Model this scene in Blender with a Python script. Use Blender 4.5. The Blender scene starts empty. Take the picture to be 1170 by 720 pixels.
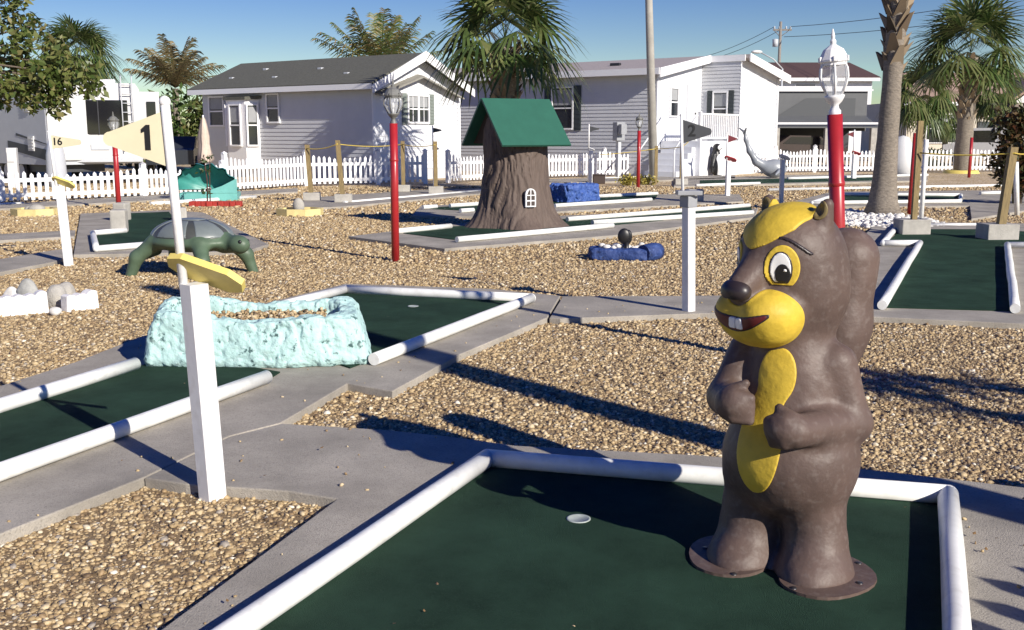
import bpy, math, random
import numpy as np
from mathutils import Vector, Matrix
random.seed(7)
RNG = np.random.default_rng(11)
S = bpy.context.scene
COL = S.collection
PI = math.pi
R = math.radians

# ------------------------------------------------------------------ camera model
IMG_W, IMG_H, FPX, HORIZON, CAM_H = 1170, 720, 1200.0, 152.0, 1.5
PITCH = math.atan((IMG_H / 2 - HORIZON) / FPX)
CP, SP = math.cos(PITCH), math.sin(PITCH)
cam = bpy.data.cameras.new('camera')
cam.sensor_width = 36.0
cam.lens = 36.0 * FPX / IMG_W
cam.clip_start, cam.clip_end = 0.05, 6000
camo = bpy.data.objects.new('camera', cam)
COL.objects.link(camo)
camo.location = (0, 0, CAM_H)
camo.rotation_euler = (PI / 2 - PITCH, 0, 0)
S.camera = camo


def ray(px, py):
    u, v = (px - IMG_W / 2) / FPX, (IMG_H / 2 - py) / FPX
    return np.array([u, CP + v * SP, -SP + v * CP])


def G(px, py, z=0.0):
    """a spot of the ground (or of a level z) surveyed from the photograph"""
    d = ray(px, py)
    t = (z - CAM_H) / d[2]
    return np.array([d[0] * t, d[1] * t, z])


def at(px, py, Y):
    d = ray(px, py)
    t = Y / d[1]
    return np.array([d[0] * t, Y, CAM_H + d[2] * t])


# ------------------------------------------------------------------ world, sun, exposure
SUN_EL, SUN_X, SUN_Y = R(26.5), 0.656, -0.755
w = bpy.data.worlds.new('World')
S.world = w
w.use_nodes = True
nt = w.node_tree
bg = nt.nodes['Background']
sky = nt.nodes.new('ShaderNodeTexSky')
sky.sky_type = 'NISHITA'
sky.sun_disc = False
sky.sun_elevation = SUN_EL
sky.sun_rotation = math.atan2(SUN_X, SUN_Y)
sky.altitude = 0
sky.air_density = 1.0
sky.dust_density = 0.0
sky.ozone_density = 3.0
hs_ = nt.nodes.new('ShaderNodeHueSaturation')
hs_.inputs['Hue'].default_value = 0.533
hs_.inputs['Saturation'].default_value = 1.45
hs_.inputs['Value'].default_value = 1.22
nt.links.new(sky.outputs[0], hs_.inputs['Color'])
nt.links.new(hs_.outputs[0], bg.inputs[0])
bg.inputs[1].default_value = 0.055
sl = bpy.data.lights.new('sun', 'SUN')
sl.energy = 5.0
sl.angle = R(0.5)
sl.color = (1.0, 0.93, 0.82)
so = bpy.data.objects.new('sun', sl)
COL.objects.link(so)
sdir = Vector((SUN_X * math.cos(SUN_EL), SUN_Y * math.cos(SUN_EL), math.sin(SUN_EL)))
so.rotation_euler = sdir.to_track_quat('Z', 'Y').to_euler()
S.view_settings.view_transform = 'Standard'
S.view_settings.look = 'None'
S.view_settings.exposure = 0.40
S.view_settings.gamma = 1.0
S.view_settings.use_curve_mapping = False
S.cycles.max_bounces = 6
S.cycles.transparent_max_bounces = 8

# ------------------------------------------------------------------ materials
MATS = {}


def M(name, col, rough=0.6, var=0.0, scale=8.0, col2=None, bump=0.0, bscale=40.0, metal=0.0, spec=0.5,
      speck=None, speck_scale=200.0, speck_amt=0.35, stretch=None, coat=0.0, thresh=None):
    """principled paint / concrete / bark with noise stains and bump"""
    if name in MATS:
        return MATS[name]
    m = bpy.data.materials.new(name)
    m.use_nodes = True
    n, l = m.node_tree.nodes, m.node_tree.links
    b = n['Principled BSDF']
    b.inputs['Roughness'].default_value = rough
    b.inputs['Metallic'].default_value = metal
    b.inputs['Specular IOR Level'].default_value = spec
    b.inputs['Coat Weight'].default_value = coat
    tc = n.new('ShaderNodeTexCoord')
    src = tc.outputs['Object']
    if stretch:
        mp = n.new('ShaderNodeMapping')
        mp.inputs['Scale'].default_value = stretch
        l.new(src, mp.inputs['Vector'])
        src = mp.outputs[0]
    out = None
    if var > 0 or col2:
        t = n.new('ShaderNodeTexNoise')
        t.inputs['Scale'].default_value = scale
        t.inputs['Detail'].default_value = 8
        t.inputs['Roughness'].default_value = 0.65
        l.new(src, t.inputs['Vector'])
        r = n.new('ShaderNodeValToRGB')
        lo, hi = thresh or (0.3, 0.7)
        r.color_ramp.elements[0].position = lo
        r.color_ramp.elements[1].position = hi
        a = col2 or tuple(c * (1 - var) for c in col)
        c2 = col if col2 else tuple(min(1, c * (1 + var)) for c in col)
        r.color_ramp.elements[0].color = (*a, 1)
        r.color_ramp.elements[1].color = (*c2, 1)
        l.new(t.outputs['Fac'], r.inputs['Fac'])
        out = r.outputs['Color']
    if speck:
        v = n.new('ShaderNodeTexNoise')
        v.inputs['Scale'].default_value = speck_scale
        v.inputs['Detail'].default_value = 3
        l.new(src, v.inputs['Vector'])
        rr = n.new('ShaderNodeValToRGB')
        rr.color_ramp.elements[0].position = 0.52
        rr.color_ramp.elements[1].position = 0.68
        rr.color_ramp.elements[0].color = (0, 0, 0, 1)
        rr.color_ramp.elements[1].color = (speck_amt, speck_amt, speck_amt, 1)
        l.new(v.outputs['Fac'], rr.inputs['Fac'])
        mx = n.new('ShaderNodeMix')
        mx.data_type = 'RGBA'
        l.new(rr.outputs['Color'], mx.inputs['Factor'])
        if out:
            l.new(out, mx.inputs['A'])
        else:
            mx.inputs['A'].default_value = (*col, 1)
        mx.inputs['B'].default_value = (*speck, 1)
        out = mx.outputs['Result']
    if out:
        l.new(out, b.inputs['Base Color'])
    else:
        b.inputs['Base Color'].default_value = (*col, 1)
    if bump > 0:
        t2 = n.new('ShaderNodeTexNoise')
        t2.inputs['Scale'].default_value = bscale
        t2.inputs['Detail'].default_value = 6
        l.new(src, t2.inputs['Vector'])
        bp = n.new('ShaderNodeBump')
        bp.inputs['Strength'].default_value = bump
        bp.inputs['Distance'].default_value = 0.02
        l.new(t2.outputs['Fac'], bp.inputs['Height'])
        l.new(bp.outputs[0], b.inputs['Normal'])
    MATS[name] = m
    return m


def pebble_mat():
    m = bpy.data.materials.new('pebble')
    m.use_nodes = True
    n, l = m.node_tree.nodes, m.node_tree.links
    b = n['Principled BSDF']
    b.inputs['Roughness'].default_value = 0.62
    g = n.new('ShaderNodeNewGeometry')
    r = n.new('ShaderNodeValToRGB')
    pal = [(0.0, (.15, .10, .055)), (0.06, (.29, .20, .105)), (0.20, (.39, .285, .150)), (0.40, (.48, .36, .195)),
           (0.62, (.56, .435, .250)), (0.76, (.36, .25, .130)), (0.84, (.63, .51, .325)), (0.94, (.71, .62, .45)), (0.972, (.34, .30, .25)),
           (0.99, (.78, .72, .60))]
    cr = r.color_ramp
    cr.interpolation = 'CONSTANT'
    while len(cr.elements) < len(pal):
        cr.elements.new(0.5)
    for e, (p, c) in zip(cr.elements, pal):
        e.position = p
        e.color = (*c, 1)
    l.new(g.outputs['Random Per Island'], r.inputs['Fac'])
    tc = n.new('ShaderNodeTexCoord')
    t = n.new('ShaderNodeTexNoise')
    t.inputs['Scale'].default_value = 130
    t.inputs['Detail'].default_value = 4
    l.new(tc.outputs['Object'], t.inputs['Vector'])
    mx = n.new('ShaderNodeMix')
    mx.data_type = 'RGBA'
    mx.blend_type = 'MULTIPLY'
    mx.inputs['Factor'].default_value = 0.55
    rr = n.new('ShaderNodeValToRGB')
    rr.color_ramp.elements[0].position = 0.3
    rr.color_ramp.elements[0].color = (.45, .42, .38, 1)
    rr.color_ramp.elements[1].position = 0.6
    l.new(t.outputs['Fac'], rr.inputs['Fac'])
    l.new(r.outputs['Color'], mx.inputs['A'])
    l.new(rr.outputs['Color'], mx.inputs['B'])
    l.new(mx.outputs['Result'], b.inputs['Base Color'])
    return m


def gravel_ground_mat():
    m = bpy.data.materials.new('gravel_bed')
    m.use_nodes = True
    n, l = m.node_tree.nodes, m.node_tree.links
    b = n['Principled BSDF']
    b.inputs['Roughness'].default_value = 0.85
    tc = n.new('ShaderNodeTexCoord')
    ns = n.new('ShaderNodeTexNoise')
    ns.inputs['Scale'].default_value = 30
    l.new(tc.outputs['Object'], ns.inputs['Vector'])
    mxv = n.new('ShaderNodeMix')
    mxv.data_type = 'RGBA'
    mxv.blend_type = 'ADD'
    mxv.inputs['Factor'].default_value = 0.02
    l.new(tc.outputs['Object'], mxv.inputs['A'])
    l.new(ns.outputs['Color'], mxv.inputs['B'])
    v = n.new('ShaderNodeTexVoronoi')
    v.inputs['Scale'].default_value = 38
    l.new(mxv.outputs['Result'], v.inputs['Vector'])
    sp = n.new('ShaderNodeSeparateColor')
    l.new(v.outputs['Color'], sp.inputs[0])
    r = n.new('ShaderNodeValToRGB')
    cr = r.color_ramp
    pal = [(0.0, (.17, .10, .05)), (0.15, (.38, .25, .12)), (0.4, (.52, .38, .20)), (0.65, (.62, .48, .27)), (0.82, (.74, .62, .42)), (0.95, (.85, .79, .68))]
    while len(cr.elements) < len(pal):
        cr.elements.new(0.5)
    for e, (p, c) in zip(cr.elements, pal):
        e.position = p
        e.color = (*c, 1)
    l.new(sp.outputs[0], r.inputs['Fac'])
    big = n.new('ShaderNodeTexNoise')
    big.inputs['Scale'].default_value = 0.9
    big.inputs['Detail'].default_value = 5
    l.new(tc.outputs['Object'], big.inputs['Vector'])
    rb = n.new('ShaderNodeValToRGB')
    rb.color_ramp.elements[0].position = 0.3
    rb.color_ramp.elements[0].color = (.82, .79, .76, 1)
    rb.color_ramp.elements[1].position = 0.65
    rb.color_ramp.elements[1].color = (1, 1, 1, 1)
    l.new(big.outputs['Fac'], rb.inputs['Fac'])
    mm = n.new('ShaderNodeMix')
    mm.data_type = 'RGBA'
    mm.blend_type = 'MULTIPLY'
    mm.inputs['Factor'].default_value = 1
    l.new(r.outputs['Color'], mm.inputs['A'])
    l.new(rb.outputs['Color'], mm.inputs['B'])
    l.new(mm.outputs['Result'], b.inputs['Base Color'])
    bp = n.new('ShaderNodeBump')
    bp.inputs['Strength'].default_value = .7
    bp.inputs['Distance'].default_value = 0.02
    bp.invert = True
    l.new(v.outputs['Distance'], bp.inputs['Height'])
    l.new(bp.outputs[0], b.inputs['Normal'])
    return m


def leaf_mat(name, cols, rough=0.5, trans=0.25):
    m = bpy.data.materials.new(name)
    m.use_nodes = True
    n, l = m.node_tree.nodes, m.node_tree.links
    b = n['Principled BSDF']
    b.inputs['Roughness'].default_value = rough
    g = n.new('ShaderNodeNewGeometry')
    r = n.new('ShaderNodeValToRGB')
    cr = r.color_ramp
    while len(cr.elements) < len(cols):
        cr.elements.new(0.5)
    for i, (e, c) in enumerate(zip(cr.elements, cols)):
        e.position = i / max(1, len(cols) - 1)
        e.color = (*c, 1)
    l.new(g.outputs['Random Per Island'], r.inputs['Fac'])
    l.new(r.outputs['Color'], b.inputs['Base Color'])
    tr = n.new('ShaderNodeBsdfTranslucent')
    l.new(r.outputs['Color'], tr.inputs['Color'])
    mx = n.new('ShaderNodeMixShader')
    mx.inputs[0].default_value = trans
    l.new(b.outputs[0], mx.inputs[1])
    l.new(tr.outputs[0], mx.inputs[2])
    l.new(mx.outputs[0], n['Material Output'].inputs[0])
    return m


def glass_mat():
    m = bpy.data.materials.new('lantern_glass')
    m.use_nodes = True
    n, l = m.node_tree.nodes, m.node_tree.links
    b = n['Principled BSDF']
    b.inputs['Base Color'].default_value = (.9, .93, .95, 1)
    b.inputs['Roughness'].default_value = 0.08
    b.inputs['Alpha'].default_value = 0.28
    return m


# ------------------------------------------------------------------ mesh builder
class MB:
    def __init__(s):
        s.v, s.f, s.sm = [], [], []

    def add(s, vs, fs, smooth=False):
        o = len(s.v)
        s.v += [tuple(map(float, p)) for p in vs]
        s.f += [tuple(i + o for i in q) for q in fs]
        s.sm += [smooth] * len(fs)
        return s

    def box(s, c, size, rz=0.0, mat=None, bev=0.0):
        hx, hy, hz = size[0] / 2, size[1] / 2, size[2] / 2
        M_ = mat or Matrix.Rotation(rz, 3, 'Z')
        c = Vector(c)
        if bev <= 0:
            P = [(sx * hx, sy * hy, sz * hz) for sz in (-1, 1) for sy in (-1, 1) for sx in (-1, 1)]
            F = [(0, 2, 3, 1), (4, 5, 7, 6), (0, 1, 5, 4), (2, 6, 7, 3), (0, 4, 6, 2), (1, 3, 7, 5)]
            return s.add([c + M_ @ Vector(p) for p in P], F)
        b = min(bev, hx * .9, hy * .9, hz * .9)
        import bmesh
        bm = bmesh.new()
        bmesh.ops.create_cube(bm, size=1)
        for q in bm.verts:
            q.co = Vector((q.co.x * 2 * hx, q.co.y * 2 * hy, q.co.z * 2 * hz))
        bmesh.ops.bevel(bm, geom=bm.edges[:], offset=b, segments=2, affect='EDGES', profile=0.6)
        bm.verts.index_update()
        s.add([c + M_ @ q.co for q in bm.verts], [[q.index for q in f.verts] for f in bm.faces])
        bm.free()
        return s

    def prism(s, poly, z0, z1):
        """poly: ccw or cw list of xy; extruded up"""
        n = len(poly)
        A = sum(poly[i][0] * poly[(i + 1) % n][1] - poly[(i + 1) % n][0] * poly[i][1] for i in range(n))
        if A < 0:
            poly = poly[::-1]
        vs = [(p[0], p[1], z0) for p in poly] + [(p[0], p[1], z1) for p in poly]
        fs = [tuple(range(n - 1, -1, -1)), tuple(range(n, 2 * n))]
        fs += [(i, (i + 1) % n, n + (i + 1) % n, n + i) for i in range(n)]
        return s.add(vs, fs)

    def plate(s, poly3, nrm, th):
        """polygon in space given a thickness along its normal"""
        n = len(poly3)
        nv = Vector(nrm).normalized() * th
        vs = [Vector(p) for p in poly3] + [Vector(p) + nv for p in poly3]
        fs = [tuple(range(n - 1, -1, -1)), tuple(range(n, 2 * n))]
        fs += [(i, (i + 1) % n, n + (i + 1) % n, n + i) for i in range(n)]
        return s.add(vs, fs)

    def tube(s, pts, r, n=12, cap=True, smooth=True, wob=None):
        pts = [Vector(p) for p in pts]
        k = len(pts)
        rs = r if hasattr(r, '__len__') else [r] * k
        vs = []
        up = None
        for i, p in enumerate(pts):
            t = (pts[min(i + 1, k - 1)] - pts[max(i - 1, 0)]).normalized()
            if up is None:
                up = t.orthogonal().normalized()
            else:
                up = (up - t * up.dot(t)).normalized()
            b = t.cross(up)
            for j in range(n):
                a = 2 * PI * j / n
                rr = rs[i] * (wob(i, j) if wob else 1)
                vs.append(p + (up * math.cos(a) + b * math.sin(a)) * rr)
        fs = [(i * n + j, i * n + (j + 1) % n, (i + 1) * n + (j + 1) % n, (i + 1) * n + j) for i in range(k - 1) for j in range(n)]
        s.add(vs, fs, smooth)
        if cap:
            o = len(s.v) - k * n
            s.f.append(tuple(o + j for j in range(n - 1, -1, -1)))
            s.f.append(tuple(o + (k - 1) * n + j for j in range(n)))
            s.sm += [False, False]
        return s

    def lathe(s, prof, c=(0, 0, 0), n=16, smooth=True, sx=1, sy=1):
        """prof: (r, z) list"""
        vs = [(c[0] + r * sx * math.cos(2 * PI * j / n), c[1] + r * sy * math.sin(2 * PI * j / n), c[2] + z) for r, z in prof for j in range(n)]
        fs = [(i * n + j, i * n + (j + 1) % n, (i + 1) * n + (j + 1) % n, (i + 1) * n + j) for i in range(len(prof) - 1) for j in range(n)]
        return s.add(vs, fs, smooth)

    def ball(s, c, rad, n=14, m=9, rz=0):
        rx, ry, rzz = rad if hasattr(rad, '__len__') else (rad,) * 3
        Rm = Matrix.Rotation(rz, 3, 'Z')
        vs = []
        for i in range(m + 1):
            th = PI * i / m
            for j in range(n):
                a = 2 * PI * j / n
                vs.append(Vector(c) + Rm @ Vector((rx * math.sin(th) * math.cos(a), ry * math.sin(th) * math.sin(a), -rzz * math.cos(th))))
        fs = [(i * n + j, i * n + (j + 1) % n, (i + 1) * n + (j + 1) % n, (i + 1) * n + j) for i in range(m) for j in range(n)]
        return s.add(vs, fs, True)

    def build(s, name, mat, parent=None):
        me = bpy.data.meshes.new(name)
        me.from_pydata(s.v, [], s.f)
        me.polygons.foreach_set('use_smooth', s.sm)
        me.update()
        return link(name, me, mat, parent)


def link(name, me, mat, parent=None):
    o = bpy.data.objects.new(name, me)
    if mat:
        me.materials.append(mat)
    COL.objects.link(o)
    if parent:
        o.parent = parent
    return o


def tag(o, label=None, cat=None, group=None, kind=None):
    if label:
        o['label'] = label
    if cat:
        o['category'] = cat
    if group:
        o['group'] = group
    if kind:
        o['kind'] = kind
    return o


def thing(name, loc, label, cat, group=None, rz=0.0):
    o = bpy.data.objects.new(name, None)
    o.empty_display_size = 0.1
    COL.objects.link(o)
    o.location = tuple(map(float, loc))
    o.rotation_euler = (0, 0, rz)
    return tag(o, label, cat, group)


def children(o):
    return [c for c in bpy.data.objects if c.parent == o]


def copy_tree(o, parent=None):
    c = o.copy()
    COL.objects.link(c)
    if parent:
        c.parent = parent
    for ch in children(o):
        copy_tree(ch, c)
    return c


# ------------------------------------------------------------------ implicit shapes -> mesh (surface nets)
def surface_nets(f, lo, hi, h):
    lo, hi = np.array(lo, float), np.array(hi, float)
    n = np.ceil((hi - lo) / h).astype(int) + 1
    ax = [lo[i] + h * np.arange(n[i]) for i in range(3)]
    V = np.empty(n, np.float32)
    step = max(1, int(4e5 // (n[1] * n[2])))
    for i in range(0, n[0], step):
        X, Y, Z = np.meshgrid(ax[0][i:i + step], ax[1], ax[2], indexing='ij')
        V[i:i + step] = f(X, Y, Z)
    V[np.abs(V) < 1e-7] = 1e-7
    m = n - 1
    corner = [(a, b, c) for a in (0, 1) for b in (0, 1) for c in (0, 1)]
    cv = np.stack([V[a:a + m[0], b:b + m[1], c:c + m[2]] for a, b, c in corner], -1)
    ins = cv < 0
    act = ins.any(-1) & ~ins.all(-1)
    idx = -np.ones(m, np.int64)
    cells = np.argwhere(act)
    idx[act] = np.arange(len(cells))
    vals = cv[act]
    pos = np.zeros((len(cells), 3))
    cnt = np.zeros(len(cells))
    C = np.array(corner, float)
    for a in range(8):
        for b in range(a + 1, 8):
            if np.abs(C[a] - C[b]).sum() == 1:
                s = (vals[:, a] < 0) != (vals[:, b] < 0)
                t = vals[s, a] / (vals[s, a] - vals[s, b])
                pos[s] += C[a] + (C[b] - C[a]) * t[:, None]
                cnt[s] += 1
    pos = lo + (cells + pos / cnt[:, None]) * h
    faces = []
    for axis in range(3):
        o1, o2 = [(1, 2), (2, 0), (0, 1)][axis]
        sl0 = [slice(None)] * 3
        sl1 = [slice(None)] * 3
        sl0[axis] = slice(0, m[axis])
        sl1[axis] = slice(1, m[axis] + 1)
        for o in (o1, o2):
            sl0[o] = slice(1, m[o])
            sl1[o] = slice(1, m[o])
        a, b = V[tuple(sl0)] < 0, V[tuple(sl1)] < 0
        e = np.argwhere(a != b)
        flip = a[a != b]
        base = e.copy()
        base[:, o1] += 1
        base[:, o2] += 1
        q = []
        for d1, d2 in ((-1, -1), (0, -1), (0, 0), (-1, 0)):
            p = base.copy()
            p[:, o1] += d1
            p[:, o2] += d2
            q.append(idx[p[:, 0], p[:, 1], p[:, 2]])
        q = np.stack(q, -1)
        q[~flip] = q[~flip][:, ::-1]
        faces.append(q)
    return pos, np.concatenate(faces)


def mesh_np(name, pos, faces, mat, parent=None, smooth=True):
    me = bpy.data.meshes.new(name)
    k = faces.shape[1]
    me.vertices.add(len(pos))
    me.vertices.foreach_set('co', np.asarray(pos, np.float32).ravel())
    me.loops.add(faces.size)
    me.loops.foreach_set('vertex_index', faces.astype(np.int32).ravel())
    me.polygons.add(len(faces))
    me.polygons.foreach_set('loop_start', np.arange(0, faces.size, k, dtype=np.int32))
    me.polygons.foreach_set('use_smooth', np.full(len(faces), smooth))
    me.update(calc_edges=True)
    me.validate()
    return link(name, me, mat, parent)


def sdf_obj(name, f, lo, hi, h, mat, parent=None):
    p, q = surface_nets(f, lo, hi, h)
    return mesh_np(name, p, q, mat, parent)


def smin(a, b, k):
    h = np.clip(0.5 + 0.5 * (b - a) / k, 0, 1)
    return b + (a - b) * h - k * h * (1 - h)


def ell(X, Y, Z, c, r):
    x, y, z = X - c[0], Y - c[1], Z - c[2]
    k0 = np.sqrt((x / r[0]) ** 2 + (y / r[1]) ** 2 + (z / r[2]) ** 2) + 1e-9
    k1 = np.sqrt((x / r[0] ** 2) ** 2 + (y / r[1] ** 2) ** 2 + (z / r[2] ** 2) ** 2) + 1e-9
    return k0 * (k0 - 1) / k1


def cap(X, Y, Z, a, b, ra, rb):
    a, b = np.array(a, float), np.array(b, float)
    d = b - a
    t = np.clip(((X - a[0]) * d[0] + (Y - a[1]) * d[1] + (Z - a[2]) * d[2]) / d.dot(d), 0, 1)
    return np.sqrt((X - a[0] - t * d[0]) ** 2 + (Y - a[1] - t * d[1]) ** 2 + (Z - a[2] - t * d[2]) ** 2) - (ra + (rb - ra) * t)


def rbox(X, Y, Z, c, hs, r):
    qx, qy, qz = np.abs(X - c[0]) - hs[0] + r, np.abs(Y - c[1]) - hs[1] + r, np.abs(Z - c[2]) - hs[2] + r
    return np.sqrt(np.maximum(qx, 0) ** 2 + np.maximum(qy, 0) ** 2 + np.maximum(qz, 0) ** 2) + np.minimum(np.maximum(qx, np.maximum(qy, qz)), 0) - r


def vnoise(X, Y, Z):
    xi, yi, zi = np.floor(X), np.floor(Y), np.floor(Z)
    fx, fy, fz = X - xi, Y - yi, Z - zi
    fx, fy, fz = [t * t * (3 - 2 * t) for t in (fx, fy, fz)]

    def hsh(a, b, c):
        q = np.sin(a * 12.9898 + b * 78.233 + c * 37.719) * 43758.5453
        return q - np.floor(q)
    out = 0
    for a in (0, 1):
        for b in (0, 1):
            for c in (0, 1):
                out = out + hsh(xi + a, yi + b, zi + c) * (fx if a else 1 - fx) * (fy if b else 1 - fy) * (fz if c else 1 - fz)
    return out


def fbm(X, Y, Z, s, o=3):
    t, a, q = 0, 1, 0
    for i in range(o):
        t = t + a * (vnoise(X * s + 17.3 * i, Y * s + 5.1 * i, Z * s + 9.7 * i) - 0.5)
        q += a
        a *= 0.5
        s *= 2.03
    return t / q


# ------------------------------------------------------------------ shared materials
WHITE = M('white_paint', (.79, .79, .79), .45, var=.07, scale=5, speck=(.52, .49, .43), speck_scale=16, speck_amt=.22, bump=.05, bscale=60)
PVC = M('white_pvc', (.78, .78, .75), .38, var=.08, scale=9, speck=(.36, .34, .29), speck_scale=14, speck_amt=.22)
VINYL = M('white_vinyl', (.82, .82, .84), .4, var=.03, scale=3)
CONC = M('concrete', (.345, .315, .268), .9, var=.28, scale=2.2, bump=.35, bscale=160, speck=(.20, .185, .165), speck_scale=95, speck_amt=.55)
CONC2 = M('concrete_block', (.42, .40, .36), .9, var=.18, scale=6, bump=.5, bscale=90)
TURF = M('green_carpet', (.031, .070, .046), .95, var=.42, scale=2.2, bump=.9, bscale=380, spec=.1, speck=(.040, .080, .056), speck_scale=240, speck_amt=.75)
RED = M('red_paint', (.36, .020, .024), .35, var=.10, scale=9, coat=.2)
BLACK = M('black_paint', (.012, .012, .013), .4)
CREAM = M('cream_paint', (.67, .605, .42), .5, var=.05, scale=7)
YELLOWB = M('yellow_board_paint', (.72, .58, .16), .5, var=.10, scale=12)
GREYP = M('grey_paint', (.30, .31, .33), .5, var=.1, scale=8)
LGREY = M('light_grey_paint', (.50, .52, .55), .5, var=.08, scale=8)
DGREY = M('dark_grey_paint', (.045, .048, .055), .5, var=.1, scale=8)
WOOD = M('weathered_wood', (.25, .185, .085), .8, var=.35, scale=10, stretch=(6, 6, .7), bump=.4, bscale=30)
ROPE = M('yellow_rope', (.62, .46, .08), .8, var=.25, scale=60)
PANE = M('window_glass', (.02, .024, .03), .06, spec=.8)
STEEL = M('dark_steel', (.06, .06, .065), .4, metal=.6)

# ------------------------------------------------------------------ ground, concrete, carpets
gm = MB()
gm.add([(-3000, -200, 0), (3000, -200, 0), (3000, 5000, 0), (-3000, 5000, 0)], [(0, 1, 2, 3)])
tag(gm.build('ground', gravel_ground_mat()), kind='structure')
ZC = 0.05
PADS = []


def pad(px, z=ZC, name='path'):
    poly = [tuple(G(x, y, z)[:2]) for x, y in px]
    PADS.append(np.array(poly))
    import bmesh
    m = MB().prism(poly, -0.12, z)
    o = m.build(name, CONC)
    bm = bmesh.new()
    bm.from_mesh(o.data)
    top = [e for e in bm.edges if all(v.co.z > z - 1e-4 for v in e.verts)]
    bmesh.ops.bevel(bm, geom=top, offset=0.006, segments=2, affect='EDGES', profile=0.5)
    bm.to_mesh(o.data)
    bm.free()
    return tag(o, kind='structure')


pad([(-150, 488), (0, 441), (85, 414), (159, 385), (300, 347), (395, 324), (560, 330), (640, 338), (625, 363), (525, 405), (448, 447),
     (397, 438), (321, 483), (262, 498), (165, 545), (0, 610), (-150, 668)])
pad([(165.7, 545.8), (262.6, 498.7), (321.8, 483.8), (440, 491), (511, 498), (588, 509), (800, 520), (1000, 537), (1250, 566), (1600, 660), (2200, 1200),
     (-330, 1100), (385, 570), (330, 561), (212, 553)])
pad([(643, 338.5), (780, 338), (968, 336), (958, 359), (800, 358), (640, 364), (628, 363)])
pad([(960, 360), (972, 284), (998, 258), (1065, 254), (1230, 256), (1400, 385), (1172, 370), (1000, 362)], ZC + .001)
pad([(398, 270), (508, 284), (700, 269), (862, 248), (866, 238), (650, 246), (520, 256)])
pad([(470, 246.5), (600, 248), (640, 241.5), (850, 230), (845, 222), (690, 222), (480, 236)])
pad([(340, 238), (392, 236), (560, 220), (560, 215), (480, 217), (350, 226)])
pad([(92, 244), (193, 240), (233, 243), (307, 279), (282, 287), (84, 291)])
pad([(-90, 311), (0, 296), (60, 286), (83, 283.5), (82, 291.5), (62, 299), (0, 311), (-90, 330)])
pad([(-60, 271), (0, 267.5), (86, 263), (85, 270), (0, 274.5), (-60, 278)])
pad([(870, 240), (950, 219), (1180, 217), (1200, 236), (1110, 250), (1108, 235), (960, 236), (950, 241)])
pad([(770, 213), (1060, 206), (1060, 199), (900, 200), (770, 205)])
pad([(560, 211), (840, 203.5), (840, 200), (560, 206)])
pad([(-80, 243), (340, 219), (340, 215), (160, 224), (-80, 238)])


def green(label, carpet, pipes, cup=None, z=ZC, r=0.040, group='miniature golf greens'):
    c = np.mean([G(x, y, z) for x, y in carpet], 0)
    t = thing('golf_green', c, label, 'golf green', group)
    m = MB().prism([tuple((G(x, y, z + .008) - c)[:2]) for x, y in carpet], 0.002, 0.010)
    m.build('carpet', TURF, t)
    for seg in pipes:
        for (a, b) in zip(seg[:-1], seg[1:]):
            A, B = G(*a, z + r) - c, G(*b, z + r) - c
            A[2] = B[2] = r + 0.002
            L = np.linalg.norm(B - A)
            k = max(2, int(L / .5))
            pts = [A + (B - A) * i / k for i in range(k + 1)]
            for p in pts[1:-1]:
                p[:2] += RNG.normal(0, .002, 2)
            q = MB().tube(pts, r, 18)
            if a != seg[0]:
                q.ball(A, r * 1.02, 16, 10)
            if len(seg) > 2 or L > 2.2:      # glued couplings
                d = (B - A) / L
                for s_ in ((0.10, 0.13) if a != seg[0] else ()):
                    pass
                if L > 1.5:
                    pass
            q.build('border_pipe', PVC, t)
    if cup:
        p = G(*cup, z + .01) - c
        q = MB().lathe([(.046, .0), (.046, .0025), (.039, .003), (.037, .001), (0.0, .0008)], (p[0], p[1], .0105), 28)
        q.build('cup', M('cup_plastic', (.36, .40, .38), .6, var=.2, scale=20), t)
    return t


green('large dark green putting carpet under the squirrel statue in the foreground',
      [(120, 832), (565, 530), (1078, 570), (1100, 832)],
      [[(110, 830), (557, 524), (1083, 566), (1100, 832)]], (661, 593))
green('dark green putting lane at left between two white pipes, running into the turquoise rock',
      [(-90, 492), (155, 420), (200, 405), (320, 425), (305, 434), (-90, 570)],
      [[(-90, 572), (305, 431)], [(-90, 492), (155, 416)]])
green('dark green putting carpet behind the turquoise rock with white pipe on three sides',
      [(290, 385), (330, 352), (397, 332), (606, 342), (424, 411), (400, 420)],
      [[(300, 355), (395, 331), (607, 341), (427, 411)]], (472, 350))
green('dark green putting carpet at right below the rope posts with zigzag white pipe',
      [(1012, 351), (1054, 281), (1012, 279), (1030, 262), (1120, 262), (1240, 268), (1250, 282), (1152, 282), (1157, 355)],
      [[(1030, 253), (1009, 278), (1051, 278), (1008, 349)], [(1290, 281), (1151, 280), (1160, 353)]], z=ZC + .001)
green('dark green putting lane in front of the tree stump house',
      [(458, 266), (516, 259), (560, 256), (650, 250), (858, 236), (860, 242), (700, 257), (522, 274)],
      [[(452, 264.5), (515, 258.5)], [(522, 274), (700, 257.8)], [(677, 254.5), (860, 242.8)], [(648, 250.8), (856, 234.8)]])
green('dark green putting lane beside the blue rock, behind the tree stump house',
      [(483, 238), (556, 233), (600, 229), (682, 225), (752, 222), (748, 228), (640, 235), (540, 241)],
      [[(483, 237), (499, 236)], [(514, 235.2), (556, 232.6)], [(526, 241), (541, 240)], [(634, 235.2), (744, 228)], [(682, 224.4), (751, 221.2)]])
green('L-shaped dark green putting carpet behind the turtle',
      [(139, 244), (193, 242), (203, 255), (185, 276), (167, 280), (112, 284), (107, 267), (143, 264)],
      [[(144, 263.5), (106, 266.5), (110, 284.5), (172, 279.5)]])
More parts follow.
